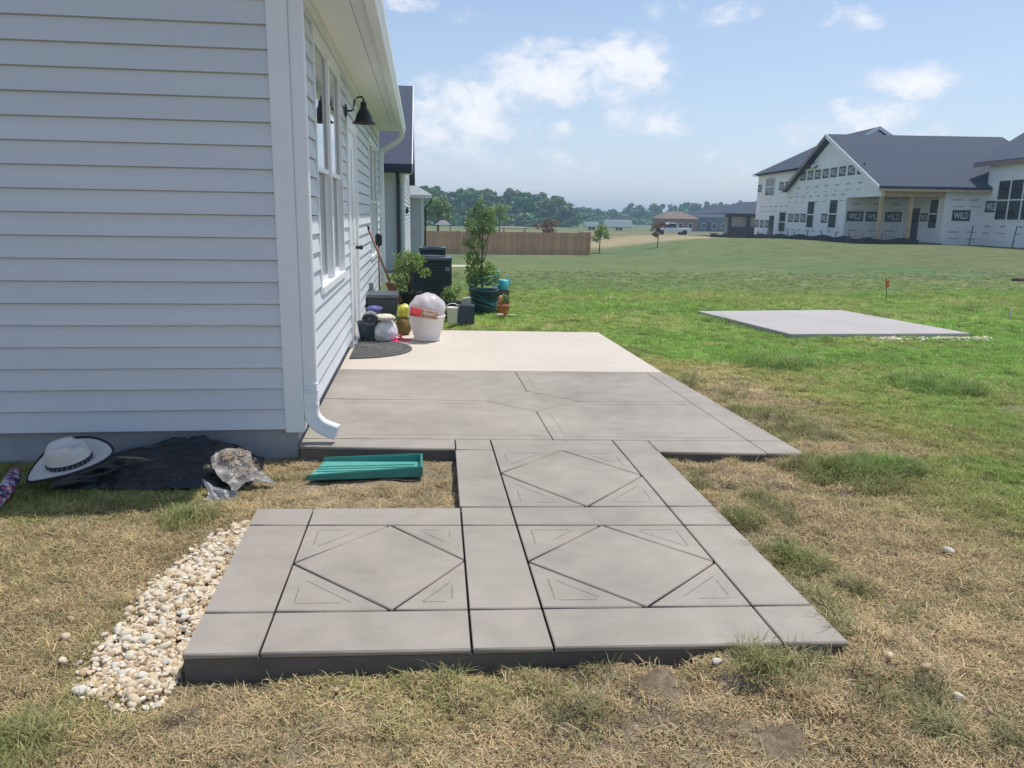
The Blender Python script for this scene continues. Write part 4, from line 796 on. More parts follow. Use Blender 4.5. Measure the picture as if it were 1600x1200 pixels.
# gravel bed soil patch showing between stones
bedm = mat('rusty_sand', (0.40, 0.27, 0.15), .95, .3, 14, .6, 60)
bp_ = MB(); pts = inset(GRAVEL_POLY[::-1], 0.07); bp_.prism(pts, -0.05, 0.012).build('sand_bed', bedm, gr)
gb = MB()
for i in range(260):
    x = rng.uniform(5.4, 7.2); y = 9.03 - abs(rng.normal(0, .12)) - .02; s = rng.uniform(.010, .024)
    me_ = SM[i % 12]; R = Matrix.Translation((x, y, 0.055 + s * .3)) @ Euler((0, 0, rng.uniform(0, 6.28))).to_matrix().to_4x4() @ Matrix.Scale(s, 4)
    gb.add([tuple(R @ v.co) for v in me_.vertices], [tuple(p.vertices) for p in me_.polygons])
o = gb.build('pad_gravel', M_stones[0]); o['kind'] = 'stuff'; tag(o, 'thin line of cream gravel along the front of the lone pad', 'gravel')
for (x, y, s, lb) in ((-1.26, 2.63, .020, 'pale pebble in the dry grass left of the gravel strip'), (-1.29, 2.75, .014, 'small pale pebble farther up in the grass left of the gravel'), (-1.20, 2.47, .016, 'cream pebble in grass just left of the gravel strip end'),
     (2.33, 2.95, .022, 'oval tan stone alone in the grass at right'), (1.63, 1.93, .020, 'cream stone in the dry turf at bottom right'), (1.68, 1.86, .014, 'small flat cream stone beside another at bottom right'), (0.95, 2.17, .016, 'small white stone in front of the walkway edge right part'), (-0.28, 2.22, .014, 'pale chip against the shaded walkway front edge'),
     (1.52, 2.12, .016, 'cream pebble nearest the walkway front right corner'), (1.60, 2.05, .018, 'cream pebble in straw off the walkway right corner'), (-1.33, 1.9, .013, 'lone small pebble in the grass at bottom left')):
    z = float(ground_z(np.array([x]), np.array([y]))[0]); o = place_stone(SM[rnd.randrange(12)], x, y, z + s * .5 + .006, s, None); o.name = 'pebble'; tag(o, lb, 'stone', 'loose pebbles in the turf')

# ------------------------------------------------------------------ flag, stakes
fg = thing('marker_flag', 'small orange survey flag on a thin wire beyond the lone pad', 'flag', (8.55, 13.4, 0.0))
MB().tube([(8.57, 13.4, -0.05), (8.555, 13.4, 0.22), (8.51, 13.4, .46)], .006, 5).build('wire', mat('dark_wire', (.08, .06, .05), .6), fg)
MB().add([(8.51, 13.4, .44), (8.56, 13.43, .41), (8.60, 13.40, .43), (8.58, 13.39, .30), (8.56, 13.42, .27), (8.535, 13.4, .29)], [(0, 1, 4, 5), (1, 2, 3, 4)]).hexa([(8.511, 13.405, .43), (8.56, 13.435, .40), (8.558, 13.425, .28), (8.538, 13.405, .30)], [(8.511, 13.409, .43), (8.56, 13.439, .40), (8.558, 13.429, .28), (8.538, 13.409, .30)]).build('flag_cloth', mat('orange_vinyl', (.75, .20, .07), .5, trans=.3), fg)
for (x, y, h, lb) in ((9.13, 11.0, .15, 'short white stake in the lawn near the right edge'), (4.1, 18.2, .14, 'tiny pale stake in the lawn straight beyond the patio')):
    o = MB().box((x - .012, y - .012, -.1), (x + .012, y + .012, float(ground_z(np.array([x]), np.array([y]))[0]) + h)).build('stake', mat('pale_stake', (.7, .7, .62), .6)); tag(o, lb, 'stake')
dm = thing('dirt_clods', 'dark clods of dirt on the lawn at the right edge', 'dirt', (15.6, 18.8, 0)); 
for i in range(7): MB().blob((15.5 + .18 * i, 18.6 + .1 * math.sin(i * 3), .05), (.16, .12, .07), .3, 3, i, 2).build('clod', M_dirt, dm)

# ------------------------------------------------------------------ neighbours on the left
def siding_wall(mb, p, q, z0, z1, c=0.127, lip=0.02):
    p = Vector(p); q = Vector(q); t = (q - p).normalized(); nn = Vector((t.y, -t.x)); z = z0
    while z < z1 - .01:
        zz = min(z + c, z1); a = p + nn * lip; b = q + nn * lip; a2 = p + nn * .003; b2 = q + nn * .003
        mb.hexa([(a.x, a.y, z), (b.x, b.y, z), (q.x, q.y, z), (p.x, p.y, z)], [(a2.x, a2.y, zz), (b2.x, b2.y, zz), (q.x, q.y, zz), (p.x, p.y, zz)]); z = zz
    return mb
M_grey_siding = mat('light_grey_siding', (0.56, 0.57, 0.60), .55, .04, 2); M_navy = mat('black_gutter_metal', (0.012, 0.017, 0.028), .4)  # one even light grey siding colour for the farther houses
nb = thing('neighbour_house', 'next house with dark grey roof and black gutter beyond the gutter end', 'house', (-4, 24, -.2))
xr = -0.45
MB().box((-9, 22.02, -0.8), (xr - .02, 34, 2.62)).build('wall_core', M_grey_siding, nb)
siding_wall(MB(), (-9, 22.0), (xr, 22.0), -0.1, 2.62).build('siding', M_grey_siding, nb); siding_wall(MB(), (xr, 22.0), (xr, 34.0), -0.1, 2.62).build('siding', M_grey_siding, nb)
MB().hexa([(-9.4, 21.55, 2.62), (-0.22, 21.55, 2.62), (-0.22, 28, 5.55), (-9.4, 28, 5.55)], [(-9.4, 21.55, 2.76), (-0.22, 21.55, 2.76), (-0.22, 28, 5.70), (-9.4, 28, 5.70)]).hexa([(-9.4, 34.4, 2.62), (-9.4, 28, 5.55), (-0.22, 28, 5.55), (-0.22, 34.4, 2.62)], [(-9.4, 34.4, 2.76), (-9.4, 28, 5.70), (-0.22, 28, 5.70), (-0.22, 34.4, 2.76)]).build('roof', M_shingle, nb)
MB().hexa([(xr - .02, 22, 2.62), (xr - .02, 34, 2.62), (xr - .02, 28, 5.4)], [(xr, 22, 2.62), (xr, 34, 2.62), (xr, 28, 5.4)]).build('gable', M_grey_siding, nb)
MB().hexa([(-0.22, 21.5, 2.52), (-0.19, 21.5, 2.52), (-0.19, 28, 5.46), (-0.22, 28, 5.46)], [(-0.22, 21.5, 2.77), (-0.19, 21.5, 2.77), (-0.19, 28, 5.71), (-0.22, 28, 5.71)]).build('rake_board', M_trim, nb)
MB().box((-9.4, 21.40, 2.52), (-0.24, 21.545, 2.66)).build('gutter', M_navy, nb); MB().box((-9.3, 21.55, 2.50), (-0.24, 21.99, 2.54)).build('soffit', M_trim, nb)
MB().tube([(-0.60, 21.47, 2.52), (-0.60, 21.6, 2.42), (-0.60, 21.93, 2.25), (-0.60, 21.93, -0.1)], .055, 6).build('downspout', M_navy, nb)
MB().box((xr - .06, 21.975, -0.1), (xr + .02, 21.985, 2.5)).build('corner_post', M_trim, nb)
MB().blob((-0.40, 23.5, 1.55), (.06, .06, .10), 0, sub=2).build('wall_lamp', M_navy, nb)
nb2 = thing('far_house_wing', 'farther grey sided house with black downspout left of the fence', 'house', (-3, 34, -.5))
siding_wall(MB(), (-7, 35.5), (0.12, 35.5), -0.8, 2.25, .2, .034).build('siding', M_grey_siding, nb2); MB().box((-7, 35.52, -1.2), (0.1, 44, 2.25)).build('wall_core', M_grey_siding, nb2)
MB().hexa([(-7.4, 35.0, 2.25), (0.55, 35.0, 2.25), (0.55, 44.4, 2.25), (-7.4, 44.4, 2.25)], [(-4.2, 38.5, 4.2), (-2.8, 38.5, 4.2), (-2.8, 41, 4.2), (-4.2, 41, 4.2)]).build('roof', mat('pale_roof', (.34, .35, .36), .8, .1), nb2)
MB().box((-7.35, 35.02, 2.12), (0.5, 35.48, 2.24)).build('soffit', M_trim, nb2); MB().box((0.03, 35.46, -.8), (0.14, 35.49, 2.12)).build('corner_post', M_trim, nb2)
MB().tube([(0.50, 35.2, 2.2), (0.48, 35.25, 2.0), (0.22, 35.45, 1.72), (0.19, 35.45, -0.9)], .045, 6).build('downspout', M_navy, nb2)
o = MB().box((0.6, 27.0, -1.0), (1.75, 28.2, -0.33)).build('neighbour_slab', M_old); tag(o, 'pale concrete slab edge beyond the condensers', 'concrete slab')

# ------------------------------------------------------------------ wooden fence
fn = thing('wooden_fence', 'long brown wooden privacy fence in front of the woods', 'fence', (6, 58, -1.4))
M_fw = [mat('fence_board', (0.62 * k, 0.345 * k, 0.205 * k), .8, .2, 6, stretch=(1, 1, .2)) for k in (.85, .95, 1.05)]
bw = 0.14; n = int((12.6 - 0.15) / bw); bm_ = [MB().box((0, 0, 0), (bw - .008, .025, 1.66)).mesh('board', m) for m in M_fw]
for i in range(n):
    x = 0.15 + i * bw; z = float(ground_z(np.array([x]), np.array([58.]), False)[0]); o = link('board', bm_[rnd.randrange(3)], fn); o.location = (x, 58 + rnd.uniform(-.004, .004), z - 0.02 + rnd.uniform(-.01, .012))
for i in range(6): 
    x = 0.2 + i * 2.46; z = float(ground_z(np.array([x]), np.array([58.]), False)[0]); MB().box((x, 58.06, z - .2), (x + .1, 58.16, z + 1.72)).build('post', M_fw[1], fn)
for dz in (.3, 1.35): MB().box((0.15, 58.028, -1.42 + dz), (12.6, 58.06, -1.33 + dz)).build('rail', M_fw[1], fn)
MB().box((12.6, 57.98, -1.45), (12.74, 62, 0.26)).build('end_return', M_fw[2], fn)
for i in range(14): o = link('board', bm_[i % 3], fn); o.location = (12.75, 58.1 + i * .15, -1.45); o.rotation_euler = (0, 0, math.pi / 2)

# ------------------------------------------------------------------ house under construction
HO = Vector((29.01, 47.26, 0)); D1 = Vector((0.11518, 0.99334, 0)); D2 = Vector((0.99334, -0.11518, 0))
def H(s, r, z): p = HO + D1 * s + D2 * r; return (p.x, p.y, z)
def hprism(mb, pts, th):           # pts: list of (s,r,z), extruded by th=(ds,dr,dz)
    return mb.hexa([H(*p) for p in pts], [H(p[0] + th[0], p[1] + th[1], p[2] + th[2]) for p in pts])
def hbox(mb, a, b):
    s0, r0, z0 = a; s1, r1, z1 = b
    return mb.hexa([H(s0, r0, z0), H(s0, r1, z0), H(s1, r1, z0), H(s1, r0, z0)], [H(s0, r0, z1), H(s0, r1, z1), H(s1, r1, z1), H(s1, r0, z1)])
M_wrap_ = mat('white_house_wrap', (0.88, 0.88, 0.88), .6, .05, 1.5, .15, 6); M_lumber = mat('raw_lumber', (0.55, 0.40, 0.23), .75, .15, 6); M_rake = mat('primed_rake', (0.30, 0.20, 0.17), .7, .2, 5)
M_print = mat('wrap_print_navy', (0.035, 0.045, 0.07), .6, .1, 5); M_let = mat('wrap_print_white', (0.70, 0.70, 0.72), .6, .03)
hc = thing('house_under_construction', 'house under construction in white printed house wrap with grey roof', 'house', tuple(HO))
zb_ = 0.12
def wpart(a, b, nm='wall'): return hbox(MB(), a, b).build(nm, M_wrap_, hc)
wpart((5.1, 0, zb_ - .6), (16.6, .2, 3.35)); wpart((5.1, 0.2, zb_ - .6), (5.3, 4.1, 3.35)); wpart((0, 4.1, zb_ - .3), (5.3, 4.3, 3.35)); wpart((0, 4.3, zb_ - .3), (.2, 6.66, 3.55))
hprism(MB(), [(-.0, 0, 3.351), (16.6, 0, 3.351), (16.6, 0, 3.75), (8.8, 0, 7.2)], (0, .2, 0)).build('gable_wall', M_wrap_, hc)
hbox(MB(), (0, 0.0, 3.0), (5.1, .2, 3.349)).build('beam', M_wrap_, hc); hbox(MB(), (0, .2, 3.0), (.2, 4.1, 3.55)).build('beam', M_lumber, hc)
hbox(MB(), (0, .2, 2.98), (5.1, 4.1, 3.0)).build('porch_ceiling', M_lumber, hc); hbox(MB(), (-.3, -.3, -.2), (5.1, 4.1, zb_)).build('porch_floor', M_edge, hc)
for (s, r) in ((.03, .03), (.03, 1.95)): hbox(MB(), (s, r, zb_), (s + .2, r + .2, 2.98)).build('post', M_lumber, hc)
# main roof
mr_ = hprism(MB(), [(-.6, -.45, 3.45), (-.6, 12.5, 3.45), (8.8, 12.5, 7.45), (8.8, -.45, 7.45)], (0, 0, .16)); hprism(mr_, [(17.3, -.45, 3.7), (8.8, -.45, 7.45), (8.8, 12.5, 7.45), (17.3, 12.5, 3.7)], (0, 0, .16))
rf_ = mr_.build('roof', M_shingle, hc)
for pp in ([(-.6, -.48, 3.32), (-.6, -.48, 3.62), (8.8, -.48, 7.62), (8.8, -.48, 7.32)], [(17.3, -.48, 3.57), (17.3, -.48, 3.87), (8.8, -.48, 7.62), (8.8, -.48, 7.32)]): hprism(MB(), pp, (0, .04, 0)).build('rake_board', M_rake if pp[0][0] > 0 else M_wrap_, rf_)
hbox(MB(), (-.6, -.4, 3.30), (-.55, 12.4, 3.44)).build('fascia', M_lumber, rf_); hbox(MB(), (-.01, .2, 3.552), (.19, 6.6, 3.62)).build('frieze', M_lumber, hc)
# two storey block behind
wpart((16.61, 0, -1.3), (25.4, .2, 5.5)); wpart((25.2, .2, -1.3), (25.4, 8.8, 5.5)); wpart((10.5, .02, 3.4), (16.6, .2, 5.5), 'upper_wall')
r2 = MB(); R0, RZ = 4.4, 8.45
r2.add([H(11, -.5, 5.5), H(26, -.5, 5.5), H(19.0, R0, RZ), H(11, R0, RZ)], [(0, 1, 2, 3)]); r2.add([H(26, -.5, 5.5), H(26, 9.3, 5.5), H(19.0, R0, RZ)], [(0, 1, 2)]); r2.add([H(11, 9.3, 5.5), H(11, R0, RZ), H(19.0, R0, RZ), H(26, 9.3, 5.5)], [(0, 1, 2, 3)])
r2.add([H(11, -.5, 5.4), H(26, -.5, 5.4), H(26, 9.3, 5.4), H(11, 9.3, 5.4)], [(0, 1, 2, 3)]); r2.build('upper_roof', M_shingle, hc)
hprism(MB(), [(11.25, .0, 5.5), (11.25, 8.8, 5.5), (11.25, R0, RZ - .25)], (.1, 0, 0)).build('upper_gable', M_wrap_, hc)
for sg in (-1, 1): hprism(MB(), [(10.95, R0, RZ - .22), (10.95, R0, RZ + .04), (10.95, R0 + sg * 4.9, 5.54), (10.95, R0 + sg * 4.9, 5.28)], (.06, 0, 0)).build('rake_board', M_trim, hc)
# right wing coming towards us
WR = 6.66; wpart((-9, WR, zb_ - .3), (.0, WR + .2, 5.02)); wpart((-9, WR + .2, zb_ - .3), (-8.8, WR + 9, 5.02))
hprism(MB(), [(-9.5, WR - .5, 5.03), (.9, WR - .5, 5.03), (4.2, WR + 4.6, 7.4), (-9.5, WR + 4.6, 7.4)], (0, 0, .16)).build('wing_roof', M_shingle, hc)
hprism(MB(), [(-9.5, WR + 9.7, 5.03), (-9.5, WR + 4.6, 7.4), (4.2, WR + 4.6, 7.4), (4.2, WR + 9.7, 5.03)], (0, 0, .16)).build('wing_roof', M_shingle, hc)
hbox(MB(), (-9.5, WR - .54, 4.90), (.9, WR - .505, 5.14)).build('fascia', M_rake, hc); hbox(MB(), (-9.4, WR - .45, 5.0), (.1, WR, 5.018)).build('soffit', M_lumber, hc)
# windows/doors: plane helper. plane 'W': outward -r at r; plane 'F': outward -s at s
def plate(kind, off, a0, a1, z0, z1, depth, m, name, parent):
    mb = MB()
    if kind == 'W': hbox(mb, (a0, off - depth, z0), (a1, off, z1))
    else: hbox(mb, (off - depth, a0, z0), (off, a1, z1))
    return mb.build(name, m, parent)
def hwin(kind, off, a0, a1, z0, z1, cols=1, blind=None):
    w = MB(); d = .05; c = .07
    def bx(x0, x1, y0, y1, dd=d):
        if kind == 'W': hbox(w, (x0, off - dd, y0), (x1, off, y1))
        else: hbox(w, (off - dd, x0, y0), (off, x1, y1))
    bx(a0, a0 + c, z0, z1); bx(a1 - c, a1, z0, z1); bx(a0 + c, a1 - c, z1 - c, z1); bx(a0 + c, a1 - c, z0, z0 + c); zm = (z0 + z1) / 2; bx(a0 + c, a1 - c, zm - .04, zm + .04, .045)
    for q in range(1, cols): xm = a0 + (a1 - a0) * q / cols; bx(xm - .06, xm + .06, z0 + c, z1 - c, .048)
    o = w.build('window', M_trim, hc)
    for q in range(cols):
        xa = a0 + (a1 - a0) * q / cols + .06; xb = a0 + (a1 - a0) * (q + 1) / cols - .06
        for (ya, yb) in ((z0 + c, zm - .04), (zm + .04, z1 - c)): plate(kind, off - .004, xa, xb, ya, yb, .02, M_glass2, 'pane', o)
hwin('W', 0, 10.7, 12.2, .8, 2.9); hwin('W', 0, 6.4, 7.9, .85, 2.95); hwin('W', 0, 20.5, 23.0, 3.5, 5.1, 2); hwin('W', 0, 16.9, 18.6, .35, 2.1, 1)
plate('W', 0, 20.0, 21.2, -.3, 1.75, .03, M_glass2, 'door_opening', hc)
hwin('W', 4.1, 0.55, 1.7, 1.0, 3.0 - .06); plate('W', 4.1, 2.9, 3.9, zb_ + .01, 2.35, .03, M_glass2, 'door_opening', hc)
hwin('W', WR, -4.9, -1.2, 1.6, 4.05, 3)
# printed wrap: logo panels with lettering and small word rows (flat print)
def text_mesh(txt, w, h, m, bold=0.0):
    cu = bpy.data.curves.new('t', 'FONT'); cu.body = txt; cu.align_x = 'CENTER'; cu.align_y = 'CENTER'; cu.offset = bold; cu.resolution_u = 2
    o = bpy.data.objects.new('t', cu); COL.objects.link(o); bpy.context.view_layer.update(); me = bpy.data.meshes.new_from_object(o.evaluated_get(bpy.context.evaluated_depsgraph_get()))
    bpy.data.objects.remove(o); co = np.array([v.co[:] for v in me.vertices]); mn, mx = co.min(0), co.max(0); c = (mn + mx) / 2
    for v in me.vertices: v.co = ((v.co.x - c[0]) / (mx[0] - mn[0]) * w, (v.co.y - c[1]) / (mx[1] - mn[1]) * h, 0)
    me.materials.clear(); me.materials.append(m); return me
ME_WILD = text_mesh('WILD', .92, .42, M_let, .02); ME_GUARD = text_mesh('GUARD', .62, .11, M_print, .01)
ME_LINE = MB().box((-.35, -.014, 0), (.35, .014, .001)).mesh('print_line', M_print)
ME_BOX = MB().box((-.58, -.34, 0), (.58, .34, .002)).mesh('logo_box', M_print)
def frame_m(kind, off, a, z, lift):
    X_, N_ = (-D1, -D2) if kind == 'W' else (D2, -D1)
    p = Vector(H(a, off - lift, z)) if kind == 'W' else Vector(H(off - lift, a, z)); Zv = Vector((0, 0, 1)); M = Matrix.Identity(4)
    for i in range(3): M[i][0] = X_[i]; M[i][1] = Zv[i]; M[i][2] = N_[i]; M[i][3] = p[i]
    return M
def logo(kind, off, a, z, k=1.0):
    o = link('printed_logo', ME_BOX, hc); o.matrix_basis = frame_m(kind, off, a, z, .006) @ Matrix.Scale(k, 4)
    l = link('lettering', ME_WILD, o); l.matrix_basis = Matrix.Translation((0, 0, .006))
def words(kind, off, a, z):
    o = link('printed_word', ME_GUARD, hc); o.matrix_basis = frame_m(kind, off, a, z, .006)
    o = link('printed_line', ME_LINE, hc); o.matrix_basis = frame_m(kind, off, a + .1, z - .42, .006)
WINW = [(10.7, 12.2), (6.4, 7.9)]
a = 5.9
while a < 16.2:
    if not any(w0 - .6 < a < w1 + .6 for w0, w1 in WINW): logo('W', 0, a, 1.58)
    a += 1.42
for a in (8.55, 9.95, 12.9, 14.3, 15.7, 5.75): pass
a = 3.3
while a < 14.6:
    logo('W', 0, a, 4.85); a += 1.5
for a in np.arange(17.3, 25.0, 1.5):
    if not 20.0 < a < 23.6: logo('W', 0, a, 4.25)
    if not (19.4 < a < 21.8 or a < 19.2): logo('W', 0, a, 1.0)
for a in (.72, 2.05, 3.4): logo('F', 5.1, a, 1.75)
logo('W', 4.1, 2.3, 1.75, .8)
for a in (5.25,): logo('F', 0, a, 1.88)
logo('W', WR, -.1 - .6, 2.45, 1.05); logo('W', WR, -6.2, 2.45, 1.05)
for a in np.arange(5.8, 16.4, 1.5):
    words('W', 0, a, 3.25); 
    words('W', 0, a + .3, .62)
for a in np.arange(3.2, 15, 1.9): words('W', 0, a, 3.95)
for a in np.arange(17.2, 25, 1.3): words('W', 0, a, 2.55); words('W', 0, a + .5, .1)
for a in (.6, 2.0, 3.3): words('F', 5.1, a, .78); words('F', 5.1, a + .2, 2.6)
for a in (4.9, 6.0): words('F', 0, a, .85); words('F', 0, a, 2.85)
for a in (-.6, -2.2, -3.8, -6.5): words('W', WR, a, 1.25)
# rebar stakes by that house
for i, (s, r, lb) in enumerate(((-1.2, 5.3, 'leaning dark steel stake before the sunlit wrapped wall'), (-5.0, 5.6, 'dark steel stake before the right wing at the photo edge'), (8.2, -1.4, 'thin dark stake before the second porch side window'), (12.4, -1.4, 'thin dark stake before the first porch side window'), (17.5, -1.4, 'thin dark stake at the corner of the two storey part'))):
    p = H(s, r, 0); z = float(ground_z(np.array([p[0]]), np.array([p[1]]))[0]); q = H(s, r + .12, 0); o = MB().tube([(p[0], p[1], z - .1), (q[0], q[1], z + (1.25 if i < 2 else .7))], .03, 5).build('stake', M_black); tag(o, lb, 'stake', 'stakes round the new house')
# silt fence
sf = thing('silt_fence', 'low black silt fence along the foot of the house under construction', 'silt fence', H(8, -2, 0)); path = [(30, -3.0), (24, -2.6), (16, -2.2), (9, -2.0), (3, -1.6), (-1.0, -1.0), (-1.4, 2.5)]
M_silt = mat('black_silt_fabric', (0.022, 0.026, 0.034), .8, .3, 4, .5, 8)
sm = MB(); pz = []
for i, (s, r) in enumerate(path):
    p = H(s, r, 0); z = float(ground_z(np.array([p[0]]), np.array([p[1]]))[0]); pz.append((p[0], p[1], z))
fine = []
for i in range(len(pz) - 1):
    for q in np.linspace(0, 1, 9)[:-1]: fine.append([pz[i][k_] * (1 - q) + pz[i + 1][k_] * q for k_ in range(3)])
for i in range(len(fine) - 1):
    a, b = fine[i], fine[i + 1]; ha = .34 + .08 * math.sin(i * 1.3); hb = .34 + .08 * math.sin((i + 1) * 1.3)
    sm.hexa([(a[0], a[1], a[2] - .2), (b[0], b[1], b[2] - .2), (b[0], b[1] + .03, b[2] - .2), (a[0], a[1] + .03, a[2] - .2)], [(a[0], a[1], a[2] + ha), (b[0], b[1], b[2] + hb), (b[0], b[1] + .03, b[2] + hb), (a[0], a[1] + .03, a[2] + ha)])
sm.build('fabric', M_silt, sf)
for i in range(0, len(fine), 3): a = fine[i]; MB().box((a[0] - .025, a[1] + .035, a[2] - .2), (a[0] + .025, a[1] + .085, a[2] + .62)).build('stake', M_wood, sf)

# ------------------------------------------------------------------ middle distance
def gz(x, y): return float(ground_z(np.array([x]), np.array([y]), False)[0])
fh = thing('porch_house', 'distant house with grey hip roof and dark screened porch', 'house', (35, 84, -.6))
z0 = -.7; MB().box((36.6, 82, z0), (46, 92, 2.0)).build('wall', M_grey_siding, fh)
MB().hexa([(31.6, 79.0, 1.95), (47, 79.0, 1.95), (47, 93, 1.95), (31.6, 93, 1.95)], [(37, 85, 3.3), (42, 85, 3.3), (42, 87, 3.3), (37, 87, 3.3)]).build('roof', M_shingle, fh)
MB().box((31.8, 79.2, 1.6), (46.8, 79.5, 1.95)).build('porch_beam', M_navy, fh); MB().box((32.4, 80, 0.55), (36.5, 80.05, 1.6)).build('screen', mat('pale_screen', (.4, .42, .45), .7), fh)
for x in (32.1, 34.2, 36.3, 38.5): MB().box((x, 79.4, z0), (x + .3, 79.7, 1.6)).build('post', M_navy, fh)
for x in (32.42, 34.55): MB().box((x, 79.6, z0), (x + 1.7, 79.7, .55)).build('lower_panel', M_navy, fh)
def small_house(x, y, w, h, rh, wall, roofc, lb):
    z = gz(x, y) - .5; t = thing('distant_house', lb, 'house', (x, y, z)); MB().box((x - w / 2, y, z), (x + w / 2, y + 8, z + h)).build('wall', wall, t)
    MB().hexa([(x - w / 2 - .4, y - .4, z + h), (x + w / 2 + .4, y - .4, z + h), (x + w / 2 + .4, y + 8.4, z + h), (x - w / 2 - .4, y + 8.4, z + h)], [(x - w / 5, y + 3.5, z + h + rh), (x + w / 5, y + 3.5, z + h + rh), (x + w / 5, y + 4.5, z + h + rh), (x - w / 5, y + 4.5, z + h + rh)]).build('roof', roofc, t)
    for q in (-.3, .02, .3): win = MB().box((x + q * w - .5, y - .05, z + 1.1), (x + q * w + .5, y, z + 2.3)).build('window', M_trim, t); MB().box((x + q * w - .4, y - .09, z + 1.2), (x + q * w + .4, y - .051, z + 2.2)).build('pane', M_glass2, win)
    MB().box((x - .15 * w - .5, y - .05, z + .5), (x - .15 * w + .4, y, z + 2.4)).build('door', M_navy, t)
small_house(57.5, 170, 8, 3.2, 1.6, mat('brick_red', (.30, .15, .11), .8, .2, 4), mat('brown_roof', (.20, .14, .11), .9), 'distant low house with reddish brick wall')
small_house(66, 172, 7.5, 3.6, 1.4, mat('dusk_blue_siding', (.16, .17, .25), .7, .1, 4), M_shingle, 'distant house with dark purple blue siding')
small_house(77, 178, 9, 3.2, 1.6, mat('taupe_siding', (.32, .30, .28), .7, .1, 4), mat('taupe_roof', (.24, .20, .17), .9), 'distant taupe house right of the blue one')
# pickup truck
def truck(x, y, ang, lb):
    z = gz(x, y); t = thing('pickup_truck', lb, 'truck', (x, y, z)); R = Matrix.Translation((x, y, z)) @ Matrix.Rotation(ang, 4, 'Z')
    MB().hexa([(-2.6, -.9, .45), (2.6, -.9, .45), (2.6, .9, .45), (-2.6, .9, .45)], [(-2.6, -.9, 1.0), (2.55, -.88, .98), (2.55, .88, .98), (-2.6, .9, 1.0)]).xf(R).build('body', M_white, t, bevel=.06)
    c = MB().hexa([(-.7, -.85, 1.0), (1.4, -.85, 1.0), (1.4, .85, 1.0), (-.7, .85, 1.0)], [(-.5, -.7, 1.7), (.7, -.7, 1.7), (.7, .7, 1.7), (-.5, .7, 1.7)]).xf(R).build('cab', M_white, t, bevel=.05)
    for s in (-1, 1): MB().hexa([(-.5, s * .845, 1.08), (1.1, s * .845, 1.08), (.62, s * .735, 1.6), (-.42, s * .735, 1.6)], [(-.5, s * .865, 1.08), (1.1, s * .865, 1.08), (.62, s * .755, 1.6), (-.42, s * .755, 1.6)]).xf(R).build('side_window', M_glass2, t)
    for u in (-1.6, 1.65):
        for s in (-1, 1): w = MB().lathe([(.2, -.11), (.36, -.11), (.38, 0), (.36, .11), (.2, .11)], seg=16).xf(R @ Matrix.Translation((u, s * .85, .38)) @ Matrix.Rotation(math.pi / 2, 4, 'X')).build('wheel', M_black, t)
    for s in (-.65, .65): MB().box((2.58, s - .15, .7), (2.63, s + .15, .88)).xf(R).build('headlight', mat('lamp_glass', (.7, .7, .68), .2), t)
truck(34.3, 105, math.pi, 'white pickup truck parked beyond the field')
for (x, y, w, h, lb) in ((42.3, 165, 5.6, 1.5, 'long white trailer parked before the distant trees'), (36.6, 166, 3.0, 1.0, 'low white trailer left of the longer one')):
    z = gz(x, y); t = thing('trailer', lb, 'trailer', (x, y, z)); MB().box((x - w / 2, y, z + .7), (x + w / 2, y + 2.2, z + .7 + h)).build('box_body', M_white, t, bevel=.05); MB().box((x - w / 2 - .03, y - .03, z + .6), (x + w / 2 + .03, y + 2.23, z + .69)).build('chassis', M_navy, t)
    for u in (-.4, .4): MB().lathe([(.1, -.1), (.34, -.1), (.34, .1), (.1, .1)], seg=14).xf(Matrix.Translation((x + u, y + .1, z + .34)) @ Matrix.Rotation(math.pi / 2, 4, 'X')).build('wheel', M_black, t)
# gazebo behind the fence
ga = thing('gazebo', 'grey canopy gazebo showing above the fence at left', 'gazebo', (2.1, 72, -1.5)); M_can = mat('grey_canopy', (.22, .22, .24), .8, .1)
MB().hexa([(1.35, 71.2, .45), (2.75, 71.2, .45), (2.75, 72.8, .45), (1.35, 72.8, .45)], [(1.85, 71.85, .85), (2.25, 71.85, .85), (2.25, 72.15, .85), (1.85, 72.15, .85)]).build('canopy', M_can, ga)
for x in (1.45, 2.62): MB().box((x, 71.3, -1.6), (x + .07, 71.37, .45)).build('post', M_black, ga)
o = MB().box((6.8, 66, .30), (9.0, 69, .40)).build('pergola_roof', mat('tan_board', (.55, .42, .27), .7)); o2 = MB().box((6.95, 66.1, -1.6), (7.05, 66.2, .299)).build('post', M_fw[0], o); MB().box((8.75, 66.1, -1.6), (8.85, 66.2, .299)).build('post', M_fw[0], o); tag(o, 'tan flat roof of a pergola just above the fence', 'pergola')
# young trees
def tree(name, x, y, h, cw, lb, m, seed, nl=260, ls=.16, group='young trees in the far field'):
    z = gz(x, y); t = thing(name, lb, 'tree', (x, y, z), group); s = MB(); s.tube([(x, y, z - .1), (x + .03, y, z + h * .45), (x, y, z + h * .9)], [h * .022, h * .016, h * .006], 6)
    r = random.Random(seed); el = []
    for i in range(6):
        a = r.uniform(0, 6.28); q = r.uniform(.2, .5) * cw; hz_ = h * r.uniform(.45, .9); p = (x + q * math.cos(a), y + q * math.sin(a), z + hz_); s.tube([(x, y, z + hz_ - h * .15), p], [h * .008, h * .003], 4); el.append((*p, cw * .28, cw * .28, h * .10))
    s.build('trunk', M_bark, t); leaf_cloud(MB(), nl, el + [(x, y, z + h * .8, cw * .25, cw * .25, h * .18)], ls, seed).build('crown', m, t)
M_lime = leaf_mat('lime_leaf', (.16, .26, .06), (.30, .42, .10)); M_redl = leaf_mat('bronze_leaf', (.17, .085, .06), (.30, .17, .11))
